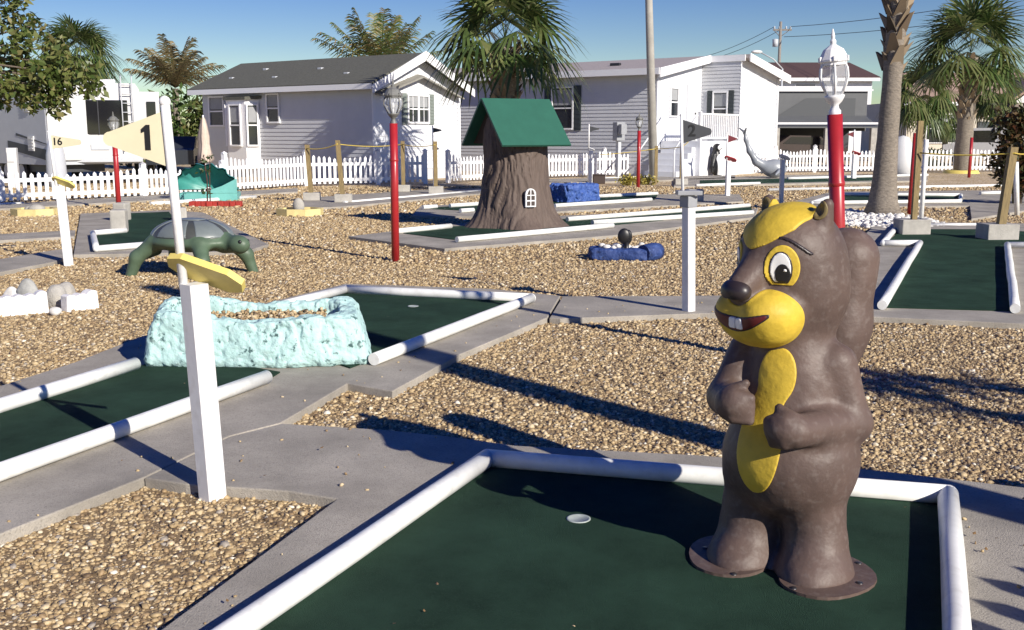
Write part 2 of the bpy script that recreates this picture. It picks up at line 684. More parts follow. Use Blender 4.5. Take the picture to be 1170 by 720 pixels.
green('narrow green lane in a white pipe frame beyond the tall palm trunk',
      [(932, 231), (958, 223), (1096, 224), (1095, 230)],
      [[(1097, 230), (928, 232), (957, 222), (1098, 223), (1097, 230)], [(1120, 221), (1180, 219)]])
green('far green lane beyond the penguin and whale with white edge pipes',
      [(800, 211), (1000, 206), (1000, 202), (800, 206)],
      [[(795, 212), (868, 209.5)], [(900, 204), (1060, 200)]])
def loose_pipe(label, a, b):
    c = G(*a, .04)
    t = MB().tube([(0, 0, 0), tuple(G(*b, .04) - c)], .042, 14).build('edge_pipe', PVC)
    t.location = c
    return tag(t, label, 'pipe', 'white edge pipes on the ground')


loose_pipe('long white pipe on the ground behind the right red lamp post', (878, 217), (1145, 212))
loose_pipe('white pipe lying along the far pad under the wooden rope posts', (393, 232), (560, 217.5))
loose_pipe('white pipe on the ground under the turquoise clam', (172, 233), (292, 225))
loose_pipe('white pipe at the left edge in front of the picket fence', (-40, 236), (27, 233))
loose_pipe('short white pipe between the two concrete rope post blocks', (1061, 258), (1122, 258))
loose_pipe('white pipe in the shaded bed below the penguin', (690, 204), (770, 201))

# gravel: real pebbles, thinning out with distance
phi = (1 + 5 ** .5) / 2
ICO = np.array([(-1, phi, 0), (1, phi, 0), (-1, -phi, 0), (1, -phi, 0), (0, -1, phi), (0, 1, phi), (0, -1, -phi), (0, 1, -phi),
                (phi, 0, -1), (phi, 0, 1), (-phi, 0, -1), (-phi, 0, 1)]) / math.sqrt(1 + phi * phi)
ICOF = np.array([(0, 11, 5), (0, 5, 1), (0, 1, 7), (0, 7, 10), (0, 10, 11), (1, 5, 9), (5, 11, 4), (11, 10, 2), (10, 7, 6), (7, 1, 8),
                 (3, 9, 4), (3, 4, 2), (3, 2, 6), (3, 6, 8), (3, 8, 9), (4, 9, 5), (2, 4, 11), (6, 2, 10), (8, 6, 7), (9, 8, 1)])


def inside(poly, P):
    r = np.zeros(len(P), bool)
    n = len(poly)
    for i in range(n):
        a, b = poly[i], poly[(i + 1) % n]
        c = ((a[1] > P[:, 1]) != (b[1] > P[:, 1])) & (P[:, 0] < (b[0] - a[0]) * (P[:, 1] - a[1]) / (b[1] - a[1] + 1e-12) + a[0])
        r ^= c
    return r


def grow(poly, d):
    c = poly.mean(0)
    v = poly - c
    return c + v * (1 - d / np.linalg.norm(v, axis=1))[:, None]


def pebbles(name, P, rad, mat, zoff=0.0, pile=0.5):
    n = len(P)
    V = np.repeat(ICO[None], n, 0) * (1 + RNG.uniform(-.30, .26, (n, 12, 1)))
    V = V * RNG.uniform(.65, 1.35, (n, 1, 3)) * np.array([1, 1, .72])
    a = RNG.uniform(0, 2 * PI, n)
    tl = RNG.normal(0, .35, n)
    ca, sa, ct, st = np.cos(a)[:, None], np.sin(a)[:, None], np.cos(tl)[:, None], np.sin(tl)[:, None]
    x, y, z = V[..., 0], V[..., 1], V[..., 2]
    x, z = x * ct - z * st, x * st + z * ct
    V = np.stack([x * ca - y * sa, x * sa + y * ca, z], -1) * rad[:, None, None]
    V[..., 0] += P[:, None, 0]
    V[..., 1] += P[:, None, 1]
    V[..., 2] += (zoff + rad * RNG.uniform(-.1, pile, n))[:, None]
    F = (ICOF[None] + 12 * np.arange(n)[:, None, None]).reshape(-1, 3)
    return mesh_np(name, V.reshape(-1, 3), F, mat, smooth=True)


pts, rads = [], []
bed = MB()
bed.add([(-5.2, 1.8, .004), (5.2, 1.8, .004), (9.5, 14.5, .004), (4, 16.5, .004), (-3, 15.5, .004), (-9.5, 14.0, .004)], [(0, 1, 2, 3, 4, 5)])
tag(bed.build('gravel_gap_shade', M('gravel_gap_shade_brown', (.24, .165, .085), .95, var=.5, scale=90, bump=.6, bscale=120)), kind='structure')  # bed under the pebbles, coloured dark for the shade in their gaps
for y0, y1, dens, r0 in ((2.4, 5.2, 8800, .0072), (5.2, 8, 5600, .0080), (8, 12, 3000, .0094), (12, 19, 1150, .0128), (19, 30, 260, .019)):
    xm = .56 * (y1 + .3) + .15
    n = int(2 * xm * (y1 - y0) * dens)
    P = np.stack([RNG.uniform(-xm, xm, n), RNG.uniform(y0, y1, n)], -1)
    P = P[np.abs(P[:, 0]) < .53 * (P[:, 1] + .25) + .1]
    for q in PADS:
        P = P[~inside(grow(q, 0.02), P)]
    pts.append(P)
    rads.append(r0 * np.exp(RNG.normal(-.04, .42, len(P))).clip(.45, 2.3))
P, rr_ = np.concatenate(pts), np.concatenate(rads)
PEB = pebble_mat()
tag(pebbles('gravel', P, rr_, PEB), 'tan and brown pebble gravel between the concrete paths', 'gravel', kind='stuff')
# stray pebbles kicked on to concrete and carpet
n = 520
P = np.stack([RNG.uniform(-3, 3, n), RNG.uniform(2.6, 9, n)], -1)
on = np.zeros(n, bool)
for q in PADS[:4]:
    on |= inside(grow(q, .05), P)
P = P[on]
tag(pebbles('stray_pebbles', P, RNG.uniform(.004, .009, len(P)), PEB, ZC + .002), 'loose pebbles scattered over the concrete', 'gravel', kind='stuff')
# a few dry leaves blown into the corners
lm = MB()
for (px, py, n_, sx, sy) in ((1060, 575, 7, .12, .06), (575, 535, 5, .10, .06), (900, 570, 6, .5, .03), (330, 700, 5, .25, .2), (1110, 600, 6, .2, .2), (300, 520, 6, .4, .2), (640, 400, 5, .3, .3)):
    c0 = G(px, py, ZC + .012)
    for _ in range(n_):
        x, y = c0[0] + RNG.normal(0, sx), c0[1] + RNG.normal(0, sy)
        a, L = RNG.uniform(0, 2 * PI), RNG.uniform(.010, .024)
        d_, s_ = np.array([math.cos(a), math.sin(a), .15]) * L, np.array([-math.sin(a), math.cos(a), .1]) * L * .32
        p_ = np.array([x, y, ZC + .016])
        lm.add([p_, p_ + d_ * .5 + s_, p_ + d_ + (0, 0, .003), p_ + d_ * .5 - s_], [(0, 1, 2), (0, 2, 3)])
tag(lm.build('dry_leaves', M('dry_leaf_brown', (.20, .12, .05), .8, var=.5, scale=30)), 'small dry leaves blown on to the carpet and concrete', 'leaf litter', kind='stuff')
# white stones round the palm
c0 = G(1000, 252)
n = 1500
a, q = RNG.uniform(0, 2 * PI, n), np.sqrt(RNG.uniform(0, 1, n))
P = np.stack([c0[0] + 1.0 * q * np.cos(a) - .1, c0[1] + 2.2 * q * np.sin(a)], -1)
WST = M('white_stone', (.68, .66, .62), .8, var=.3, scale=9)
tag(pebbles('white_stones', P, RNG.uniform(.03, .06, n), WST, .01), 'bed of white stones round the tall palm trunk', 'stones', kind='stuff')

# ------------------------------------------------------------------ squirrel statue
FUR = M('statue_brown_paint', (.108, .074, .062), .52, var=.24, scale=4, bump=.2, bscale=26, spec=.35, speck=(.21, .175, .155), speck_scale=42, speck_amt=.28)
FURD = M('statue_dark_paint', (.028, .020, .022), .4)
YEL = M('statue_yellow_paint', (.58, .41, .045), .55, var=.22, scale=6, bump=.2, bscale=30, spec=.35)
REDM = M('mouth_red_paint', (.10, .010, .011), .45)
WHT = M('tooth_white_paint', (.80, .80, .78), .35)
TEAR = M('ear_olive_paint', (.16, .12, .045), .5, var=.2)
ROOT = thing('animal_statue', (.905, 3.40, ZC + .010), 'painted brown squirrel statue with yellow face and belly, standing on the green carpet', 'statue', rz=R(-33))
HC, HYAW = np.array([.012, .080, .988]), R(-26)
ch, sh = math.cos(HYAW), math.sin(HYAW)


def toH(X, Y, Z):
    x, y = X - HC[0], Y - HC[1]
    return x * ch + y * sh, -x * sh + y * ch, Z - HC[2]


def muzzle(x, y, z):
    d = smin(ell(x, y, z, (.056, -.178, -.118), (.088, .112, .074)), ell(x, y, z, (-.056, -.178, -.118), (.088, .112, .074)), .03)
    return smin(d, ell(x, y, z, (0, -.170, -.165), (.118, .108, .068)), .04)


def headf(x, y, z):
    d = ell(x, y, z, (0, -.030, .02), (.174, .168, .205))
    d = smin(d, ell(x, y, z, (0, -.01, -.085), (.162, .155, .14)), .07)
    d = smin(d, ell(x, y, z, (0, -.10, .09), (.125, .11, .105)), .06)
    m = muzzle(x, y, z)
    d = smin(d, m, .03)
    d = smin(d, cap(x, y, z, (0, -.17, .050), (0, -.265, -.035), .060, .046), .03)
    for s in (-1, 1):
        e = cap(x, y, z, (s * .105, -.03, .165), (s * .128, -.03, .228), .040, .020)
        e = np.maximum(e, -ell(x, y, z, (s * .122, -.070, .216), (.023, .026, .030)))
        d = smin(d, e, .018)
    return d


def trunkf(X, Y, Z):
    d = ell(X, Y, Z, (.022, .03, .365), (.228, .215, .205))
    d = smin(d, ell(X, Y, Z, (.01, .05, .59), (.166, .156, .20)), .09)
    d = smin(d, cap(X, Y, Z, (.005, .06, .68), (.01, .065, .86), .128, .128), .06)
    return d


def bodyf(X, Y, Z):
    d = trunkf(X, Y, Z)
    # legs, ankle and round foot
    for s in (-1, 1):
        d = smin(d, cap(X, Y, Z, (s * .092 + .008, .02, .27), (s * .112 + .012, .01, .13), .114, .088), .04)
        d = smin(d, cap(X, Y, Z, (s * .112 + .012, .01, .16), (s * .124 + .020, -.015, -.02), .086, .126), .05)
        d = smin(d, ell(X, Y, Z, (s * .124 + .018, -.075, .0), (.100, .115, .078)), .06)
    d = np.maximum(d, -Z)
    # arms
    L1, L2, L3 = (.150, .055, .695), (.208, .070, .500), (.110, -.195, .520)
    a = cap(X, Y, Z, L1, L2, .068, .062)
    a = smin(a, cap(X, Y, Z, L2, L3, .064, .052), .025)
    a = smin(a, ell(X, Y, Z, (.075, -.215, .525), (.062, .05, .055)), .03)
    for k, z in enumerate((.555, .53, .505, .485)):
        a = smin(a, cap(X, Y, Z, (.085, -.235, z), (.028 + .006 * k, -.222, z - .008), .020, .016), .010)
    a = smin(a, cap(X, Y, Z, (.10, -.215, .565), (.055, -.205, .588), .020, .015), .012)
    d = smin(d, a, .035)
    R1, R2, R3 = (-.140, .03, .710), (-.175, -.065, .565), (-.100, -.205, .580)
    a = cap(X, Y, Z, R1, R2, .066, .060)
    a = smin(a, cap(X, Y, Z, R2, R3, .062, .052), .025)
    a = smin(a, ell(X, Y, Z, (-.085, -.215, .588), (.058, .052, .055)), .03)
    for k, z in enumerate((.618, .592, .568, .545)):
        a = smin(a, cap(X, Y, Z, (-.085, -.238, z), (-.035, -.222, z - .006), .020, .016), .010)
    a = smin(a, cap(X, Y, Z, (-.10, -.21, .63), (-.06, -.20, .652), .019, .015), .012)
    d = smin(d, a, .022)
    x, y, z = toH(X, Y, Z)
    d = smin(d, headf(x, y, z), .035)
    # thick tail standing up behind the back
    t = cap(X, Y, Z, (.02, .18, .18), (.03, .30, .46), .10, .085)
    t = smin(t, cap(X, Y, Z, (.03, .30, .46), (.06, .39, .76), .078, .105), .05)
    t = smin(t, cap(X, Y, Z, (.06, .39, .76), (.07, .41, 1.0), .105, .112), .05)
    d = smin(d, t, .03)
    return d + .0035 * fbm(X, Y, Z, 14, 2)


sdf_obj('body', bodyf, (-.37, -.36, -.02), (.38, .56, 1.34), .0075, FUR, ROOT)


def patch(name, off, mask, lo, hi, mat, h=.0032, par=None, base=None):
    base = base or bodyf
    def f(X, Y, Z):
        m_ = np.array(mask(X, Y, Z))
        s_ = m_ < 3 * h
        if s_.any():
            m_[s_] = np.maximum(base(X[s_], Y[s_], Z[s_]) - off, m_[s_])
        return m_
    return sdf_obj(name, f, lo, hi, h, mat, par or ROOT)


def hpatch(name, off, mask, mat, lo=(-.36, -.38, .68), hi=(.33, .12, 1.28), h=.0036, par=None):
    return patch(name, off, lambda X, Y, Z: mask(*toH(X, Y, Z)), lo, hi, mat, h, par)


# yellow muzzle, crest, eyes, mouth: raised paint areas
MZ = hpatch('muzzle', .003, lambda x, y, z: np.maximum(np.maximum(muzzle(x, y, z) - .007, y + .075 - .25 * np.abs(x)), -(cap(x, y, z, (0, -.17, .050), (0, -.285, -.035), .068, .058))), YEL)
hpatch('crest', .005, lambda x, y, z: np.maximum(.086 + .20 * np.abs(x) + 4.0 * x * x - z, np.maximum(y - .012 + .25 * np.abs(x), np.abs(x) - .105)), YEL)
NOSE = sdf_obj('nose', lambda X, Y, Z: ell(*toH(X, Y, Z), (0, -.285, -.045), (.056, .042, .040)), (-.25, -.33, .92), (.15, -.05, 1.08), .004, FURD, ROOT)


def eye(s):
    q = R(29) * s
    ux, uy = math.cos(q), math.sin(q)            # tangent (outwards) in head frame

    def tq(x, y):
        return x * ux + (y) * uy

    def em(cx, cz, rx, rz, sq=0.0):
        x0, y0 = .19 * math.sin(R(29)) * s, -.205 * math.cos(R(29))

        def f(x, y, z):
            t = (x - x0) * ux + (y - y0) * uy
            zz = z - cz
            r = np.sqrt(((t - cx) / rx) ** 2 + (zz / rz) ** 2)
            g = (r - 1) * min(rx, rz)
            g = np.maximum(g, -(zz + rz * sq))       # flat lower edge
            return np.maximum(g, y + .06)
        return f
    box = dict(lo=(-.25, -.27, .90), hi=(.30, .10, 1.18), h=.003)
    if s < 0:
        box = dict(lo=(-.30, -.27, .90), hi=(.12, .10, 1.18), h=.003)
    E = hpatch('eye', .004, em(0, .034, .054, .071, .80), YEL, **box)
    hpatch('eye_outline', .0055, em(-s * .003, .029, .037, .057, .80), FURD, par=E, **box)
    hpatch('eye_white', .0072, em(-s * .003, .029, .0325, .0525, .80), WHT, par=E, **box)
    hpatch('pupil', .0092, em(s * .004, .012, .0245, .0345, .72), BLACK, par=E, **box)
    hpatch('glint', .0115, em(s * .012, .022, .006, .010), WHT, par=E, **box)


eye(1)
eye(-1)
for s in (-1, 1):
    def brow(x, y, z, s=s):
        t = s * x
        zc = .128 - 9.0 * (t - .085) ** 2 - .15 * (t - .085)
        return np.maximum(np.maximum(np.abs(z - zc) - .0040, np.abs(t - .108) - .045), y + .05)
    hpatch('eyebrow', .004, brow, FURD, lo=(-.30, -.27, 1.02), hi=(.30, .12, 1.20), h=.0028)
    hpatch('ear_lining', .004, lambda x, y, z, s=s: ell(x, y, z, (s * .123, -.062, .213), (.025, .032, .032)), TEAR, lo=(-.30, -.15, 1.12), hi=(.30, .2, 1.30), h=.003)


def smile(x, y, z):
    zc = -.150 + 2.6 * x * x
    th = .021 * np.clip(1 - (x / .122) ** 2, 0.02, 1) ** .6
    return np.maximum(np.maximum(np.abs(z - zc) - th, np.abs(x) - .118), y + .15)


MO = hpatch('mouth', .0055, smile, REDM, lo=(-.36, -.38, .76), hi=(.2, .02, .98), h=.003)
hpatch('mouth_outline', .0045, lambda x, y, z: smile(x, y, z) - .004, FURD, lo=(-.36, -.38, .76), hi=(.2, .02, .98), h=.003, par=MO)
for s in (-1, 1):
    hpatch('tooth', .011, lambda x, y, z, s=s: np.maximum(rbox(x, y, z, (.012 + s * .0155, -.30, -.146), (.0138, .2, .018), .006), y + .2), WHT,
           lo=(-.25, -.36, .79), hi=(.12, -.1, .93), h=.0025, par=MO)


def belly(X, Y, Z):
    u = np.sqrt(((X - .005) / .062) ** 2 + ((Z - .665) / .092) ** 2)
    v = np.sqrt(((X + .025) / .078) ** 2 + ((Z - .45) / .165) ** 2)
    d = smin((u - 1) * .062, (v - 1) * .078, .03)
    return np.maximum(d, Y + .03)


patch('belly_patch', .005, belly, (-.15, -.30, .24), (.16, -.0, .80), YEL, .0036, base=lambda X, Y, Z: smin(trunkf(X, Y, Z), ell(*toH(X, Y, Z), (0, -.01, -.085), (.162, .155, .14)), .035) + .0035 * fbm(X, Y, Z, 14, 2))
# flanged feet bolted to the carpet
for s in (-1, 1):
    m = MB()
    n_ = 30
    pf = []
    for j in range(n_):
        a = 2 * PI * j / n_
        rx = .158 * (1 + .05 * math.sin(3 * a + s))
        pf.append((s * .136 + .024 + rx * math.cos(a) * (1.08 if s * math.cos(a) > 0 else .78), -.04 + .205 * math.sin(a) * (1.0 + .06 * math.cos(2 * a + s))))
    m.prism(pf, 0.0, .010)
    o = m.build('foot_plate', FUR, ROOT)
    for (bx, by) in ((s * .10 + .03, -.215), (s * .266 + .03, -.06), (s * .22 + .03, .10)):
        MB().lathe([(0, .0130), (.010, .0130), (.011, .0102)], (bx, by, 0), 10).build('bolt', STEEL, o)

# ------------------------------------------------------------------ flag posts
def text(body, size, mat, parent, loc, rot, ext=.0015, name='number', bold=0.0):
    cu = bpy.data.curves.new(name, 'FONT')
    cu.body = body
    cu.size = size
    cu.extrude = ext
    cu.offset = bold
    cu.align_x, cu.align_y = 'CENTER', 'CENTER'
    tmp = bpy.data.objects.new('tmp', cu)
    COL.objects.link(tmp)
    me = bpy.data.meshes.new_from_object(tmp.evaluated_get(bpy.context.evaluated_depsgraph_get()))
    bpy.data.objects.remove(tmp)
    o = link(name, me, mat, parent)
    o.location = loc
    o.rotation_euler = rot
    return o


def tri_flag(m, p0, dirx, l, hw, th, tipr, z):
    """long wedge with a rounded tip; dirx is +1 / -1 along local x"""
    pts = [(0, hw), (0, -hw)]
    k = 9
    arc = [(l - tipr + tipr * math.sin(a), -tipr * math.cos(a)) for a in [PI * i / (k - 1) for i in range(k)]]
    poly = [(0, hw), (0, -hw)] + arc
    m.plate([(p0[0] + dirx * x, p0[1] - th / 2, z + y) for x, y in poly], (0, 1, 0), th)


POSTGROUP = 'flag posts of the miniature golf holes'


def flag_post(base, h, side, label, flagcol, flagdir, num, pole_h, fl, fh, tip, board, post_mat=WHITE, rz=R(45), lean=(0, 0),
              fz=None, board_kind='tilt', z0=0.0, brz=0.0, pole_r=.016, numcol=BLACK, numsize=.12, numx=.3, flag_y=0):
    c = G(*base, z0)
    t = thing('flag_post', c, label, 'flag post', POSTGROUP)
    Rm = Matrix.Rotation(rz, 3, 'Z')
    top = Vector((lean[0], lean[1], h))
    # hollow square post, leaning
    m = MB()
    hs = side / 2
    b = .006
    ring = [(-hs + b, -hs), (hs - b, -hs), (hs, -hs + b), (hs, hs - b), (hs - b, hs), (-hs + b, hs), (-hs, hs - b), (-hs, -hs + b)]
    vs = [Rm @ Vector((x, y, 0)) + Vector((0, 0, -.05)) for x, y in ring] + [Rm @ Vector((x, y, 0)) + top for x, y in ring]
    n = 8
    m.add(vs, [tuple(range(n - 1, -1, -1)), tuple(range(n, 2 * n))] + [(i, (i + 1) % n, n + (i + 1) % n, n + i) for i in range(n)])
    m.build('post', post_mat, t)
    if board_kind == 'tilt':
        m = MB()
        u = Vector((.93, -.10, -.31)).normalized()
        nrm = Vector((-.42, -.66, -.62))
        nrm = (nrm - u * nrm.dot(u)).normalized()
        wv = nrm.cross(u)
        L, Wd = .160 * board[1], .062 * board[1]
        oc = [(-L, -Wd * .45), (-L * .62, -Wd), (L * .62, -Wd), (L, -Wd * .45), (L, Wd * .45), (L * .62, Wd), (-L * .62, Wd), (-L, Wd * .45)]
        q = [top + Vector((.045 * board[1], 0.0, .032)) + u * x + wv * y for x, y in oc]
        m.plate(q, -nrm, .030 * board[1])
        m.build('score_board', board[0], t)
    elif board_kind == 'flat':
        m = MB()
        m.box(top + Vector((0, 0, .022)), (.20, .15, .035), brz, bev=.006)
        m.box(top + Vector((0, 0, -.05)), (side * 1.25, side * 1.25, .09), rz, bev=.006)
        m.build('score_board', board[0], t)
    p0 = top + Vector((-.045, .012, -.02))
    p1 = p0 + Vector((lean[0] * 1.0, lean[1], pole_h))
    m = MB().tube([p0, p1], pole_r, 12)
    m.ball(p1, pole_r * 1.25, 12, 8)
    m.build('pole', WHITE, t)
    if flagcol:
        m = MB()
        zc = p1.z - fh / 2 - .035 if fz is None else fz
        fx = p0.x + (p1.x - p0.x) * (zc - p0.z) / (p1.z - p0.z)
        tri_flag(m, (fx + flagdir * pole_r * .6, p0.y), flagdir, fl, fh / 2, .008, tip, zc)
        fo = m.build('flag', flagcol, t)
        if num == '1':
            nx, nz = fx + flagdir * fl * numx, zc + .004
            q = MB().plate([(nx - .011, p0.y - .0045, nz - .048), (nx + .011, p0.y - .0045, nz - .048), (nx + .011, p0.y - .0045, nz + .05), (nx - .004, p0.y - .0045, nz + .05), (nx - .024, p0.y - .0045, nz + .033), (nx - .024, p0.y - .0045, nz + .018), (nx - .011, p0.y - .0045, nz + .024)], (0, -1, 0), .002)
            q.build('number', numcol, fo)
        elif num:
            text(num, numsize, numcol, fo, (fx + flagdir * fl * numx, p0.y - .0065, zc + .005), (PI / 2, 0, 0), bold=.002)
    return t


# post 1
flag_post((244, 571), .905, .085, 'white square post in the left foreground with cream flag numbered 1 and tilted yellow board', CREAM, -1, '1', .735, .245, .215, .028,
          (YELLOWB, 1.0), lean=(-.035, .0), rz=R(50), numx=.33, numsize=.135, pole_r=.0185)
flag_post((79, 304), .91, .10, 'white post at left with cream flag numbered 16 and small tilted yellow board', CREAM, 1, '16', .62, .34, .155, .03,
          (YELLOWB, .85), lean=(-.04, .0), rz=R(20), numx=.24, numsize=.115)
flag_post((787, 362), 1.0, .082, 'white post with flat grey cap and dark grey flag numbered 2', DGREY, 1, '2', .66, .235, .19, .03,
          (GREYP, 1.0), rz=R(35), lean=(-.03, 0), board_kind='flat', numx=.35, numsize=.13, pole_r=.012)
MAROON = M('maroon_paint', (.14, .012, .02), .5)
flag_post((831, 226), .86, .10, 'white post with maroon board and little maroon flag near the penguin', MAROON, 1, None, .65, .22, .18, .02,
          (RED, .9), rz=R(10), pole_r=.018)
flag_post((892, 238), .98, .08, 'grey lavender post with thin tilted board in front of the whale', None, 1, None, .1, .2, .2, .02,
          (LGREY, .75), post_mat=LGREY, rz=R(5), pole_r=.01)
flag_post((975, 206), .82, .13, 'far white post with maroon board right of the red lamp post', MAROON, -1, None, .78, .20, .18, .02,
          (RED, .9), rz=R(10), pole_r=.022)
flag_post((674, 212), 1.0, .12, 'white post beside the fence behind the blue rock with small dark flag', DGREY, 1, None, .75, .28, .16, .02,
          (WHITE, .6), rz=R(10), pole_r=.018)
flag_post((497, 214), 1.05, .10, 'white post below the house window with small dark triangular flag', DGREY, 1, None, .65, .24, .14, .02,
          (WHITE, .6), rz=R(10), pole_r=.018)

# ------------------------------------------------------------------ turquoise rock planter
def noisy_mat(name, base, dark, scale=9, lo=.34, hi=.44, rough=.7, bump=.8, bsc=22, grain=None):
    m = M(name, base, rough, col2=dark, scale=scale, thresh=(lo, hi), bump=bump, bscale=bsc, speck=grain, speck_scale=26, speck_amt=.35)
    return m


TQ = noisy_mat('turquoise_paint', (.42, .62, .60), (.06, .12, .12), scale=19, lo=.36, hi=.42, grain=(.54, .68, .66))
rp0, rp1 = G(150, 424, ZC), G(420, 416, ZC)
mid = (rp0 + rp1) / 2
rang = math.atan2(rp1[1] - rp0[1], rp1[0] - rp0[0])
RL = np.linalg.norm(rp1 - rp0)
rock = thing('rock_planter', (mid[0], mid[1] + .25, ZC), 'turquoise painted rock planter straddling the putting lane', 'planter', rz=rang)


def craggy(X, Y, Z):
    """pitted coral stone: narrow vertical-ish clefts and holes"""
    n1 = 1 - np.abs(fbm(X, Y, Z * .6, 9, 3)) * 3.2
    n2 = 1 - np.abs(fbm(X + 9, Y, Z, 22, 2)) * 3.2
    return .030 * np.clip(n1, 0, 1) ** 3 + .016 * np.clip(n2, 0, 1) ** 4


def rockf(X, Y, Z):
    hx = RL / 2
    xs = X / (1 - .12 * (Z / .4))
    top = .350 - .02 * (X / hx) - .02 * np.cos(X * 5) + .12 * Y
    yy = Y + .05 * np.sin(X * 2.6 + .6) - .04
    d = rbox(xs, yy, Z, (0, 0, .18), (hx * 1.0, .30 - .04 * Z, .20), .08)
    d = np.maximum(d, Z - top)
    inner = rbox(X, yy, Z, (-.04, .0, .36), (hx - .20, .175, .15), .08)
    d = -smin(-d, inner, .04)
    d = d + .05 * fbm(X, Y, Z, 3.2, 2) + craggy(X, Y, Z) * .60 - .04 * np.exp(-((X - .15) / .3) ** 2 - ((Z - .05) / .2) ** 2) * (Y < 0)
    return np.maximum(d, -Z)


sdf_obj('rock_body', rockf, (-RL / 2 - .2, -.5, -.02), (RL / 2 + .2, .5, .5), .011, TQ, rock)
n = 900
P = np.stack([RNG.uniform(-RL / 2 + .28, RL / 2 - .3, n), RNG.uniform(-.12, .19, n)], -1)
pebbles('planter_gravel', P, RNG.uniform(.009, .016, n), PEB, .262, 2.0).parent = rock
MB().prism([(-RL / 2 + .28, -.14), (RL / 2 - .36, -.14), (RL / 2 - .36, .18), (-RL / 2 + .28, .18)], .2, .268).build('planter_soil', M('soil', (.10, .06, .035), .9, var=.3), rock)

# blue painted rock beside the stump
BL = noisy_mat('blue_paint', (.040, .095, .33), (.015, .03, .10), scale=12, lo=.3, hi=.42, grain=(.20, .32, .62))
q0, q1 = G(637, 233, ZC), G(677, 230.3, ZC)
LB = np.linalg.norm(q1 - q0)
br = thing('painted_rock', ((q0 + q1) / 2 + np.array([0, .35, 0])), 'rough blue painted rock block beside the tree stump house', 'rock', rz=math.atan2(q1[1] - q0[1], q1[0] - q0[0]))
sdf_obj('rock_body', lambda X, Y, Z: np.maximum(rbox(X, Y, Z, (0, 0, .18), (LB / 2, .32, .22), .05) + .06 * fbm(X, Y, Z, 6, 3) + 1.6 * craggy(X * .6, Y * .6, Z * .6), -Z),
        (-LB / 2 - .2, -.5, -.02), (LB / 2 + .2, .5, .55), .02, BL, br)

# blue log planter with dark mushroom shape
bp = thing('log_planter', G(712, 297), 'low dark blue stone ring of rocks with white stones and black paddle shape', 'planter')
DB = noisy_mat('deep_blue_paint', (.020, .048, .18), (.012, .02, .07), scale=11, lo=.32, hi=.45, grain=(.1, .18, .45))
sdf_obj('blue_trough', lambda X, Y, Z: np.maximum(smin(rbox(X, Y + .10 + .16 * X, Z, (-.06, 0, .07), (.34, .07, .08), .05), rbox(X, Y - .22 + .05 * X, Z, (-.02, 0, .05), (.38, .06, .09), .05), .05) + .05 * fbm(X, Y, Z, 9, 3), -Z),
        (-.6, -.4, -.02), (.6, .5, .28), .012, DB, bp)
m = MB().tube([(.22, -.14, .09), (.36, -.02, .10), (.42, .04, .10)], [.105, .11, .10], 18)
m.build('end_log', DB, bp)
q = MB()
for i in range(26):
    q.ball((random.uniform(-.27, .30), random.uniform(-.04, .16), .11 + random.uniform(0, .07)), (random.uniform(.03, .06), random.uniform(.03, .05), random.uniform(.025, .04)), 7, 5, random.uniform(0, 3))
q.build('white_stones', WST, bp)
m = MB().tube([(.03, -.06, .02), (.03, -.06, .22)], .030, 12)
m.ball((.0, -.06, .29), (.078, .035, .095), 16, 10)
m.ball((.055, -.03, .28), (.045, .03, .085), 14, 9)
m.build('dark_paddle', BLACK, bp)

# ------------------------------------------------------------------ turtle
TG = M('turtle_green_paint', (.082, .125, .078), .5, var=.25, scale=4, bump=.15, bscale=18)
TSH = M('turtle_shell_paint', (.062, .066, .060), .4, var=.2, scale=5)
TPL = M('turtle_plate_paint', (.165, .19, .19), .38, var=.12, scale=5)
tur = thing('turtle_statue', G(222, 314), 'green turtle statue with grey shell plates standing on splayed legs in the gravel', 'statue', rz=R(-22))


def shellf(X, Y, Z):
    d = ell(X, Y, Z, (0, 0, .40), (.46, .36, .20))
    return np.maximum(d, .375 - Z)


def turf(X, Y, Z):
    d = ell(X, Y, Z, (0, 0, .365), (.50, .39, .115))
    d = smin(d, shellf(X, Y, Z) + .0, .03)
    for (x, y, fx, fy) in ((.30, -.26, .46, -.42), (.30, .26, .46, .42), (-.32, -.24, -.56, -.34), (-.32, .24, -.56, .34)):
        l = cap(X, Y, Z, (x, y, .34), (x + .7 * (fx - x), y + .7 * (fy - y),   .20), .085, .07)
        l = smin(l, cap(X, Y, Z, (x + .7 * (fx - x), y + .7 * (fy - y), .20), (fx, fy, .0), .07, .055), .04)
        d = smin(d, l, .06)
    h_ = smin(cap(X, Y, Z, (.42, 0, .35), (.60, -.04, .355), .10, .09), ell(X, Y, Z, (.655, -.06, .355), (.105, .09, .09)), .05)
    d = smin(d, h_, .06)
    d = smin(d, cap(X, Y, Z, (-.48, 0, .24), (-.62, 0, .16), .05, .02), .05)
    return np.maximum(d, -Z - .03)


sdf_obj('body', turf, (-.75, -.6, -.04), (.85, .6, .65), .014, TG, tur)
SH = sdf_obj('shell', lambda X, Y, Z: np.maximum(shellf(X, Y, Z) - .006, .385 - Z), (-.55, -.45, .34), (.55, .45, .64), .012, TSH, tur)
plates = []
for k in range(8):
    a = 2 * PI * (k + .5) / 8
    plates.append((math.cos(a), math.sin(a)))


def plate_mask(k):
    a0 = 2 * PI * (k + .5) / 6

    def f(X, Y, Z):
        xx, yy = X / .46, Y / .36
        rr = np.sqrt(xx * xx + yy * yy) + 1e-6
        an = np.arctan2(yy, xx) - a0
        an = (an + PI) % (2 * PI) - PI
        return np.maximum(np.maximum(shellf(X, Y, Z) - .012, np.maximum(.425 - Z, .44 - rr) * 1), np.abs(an) * .3 - .122) if True else 0
    return f


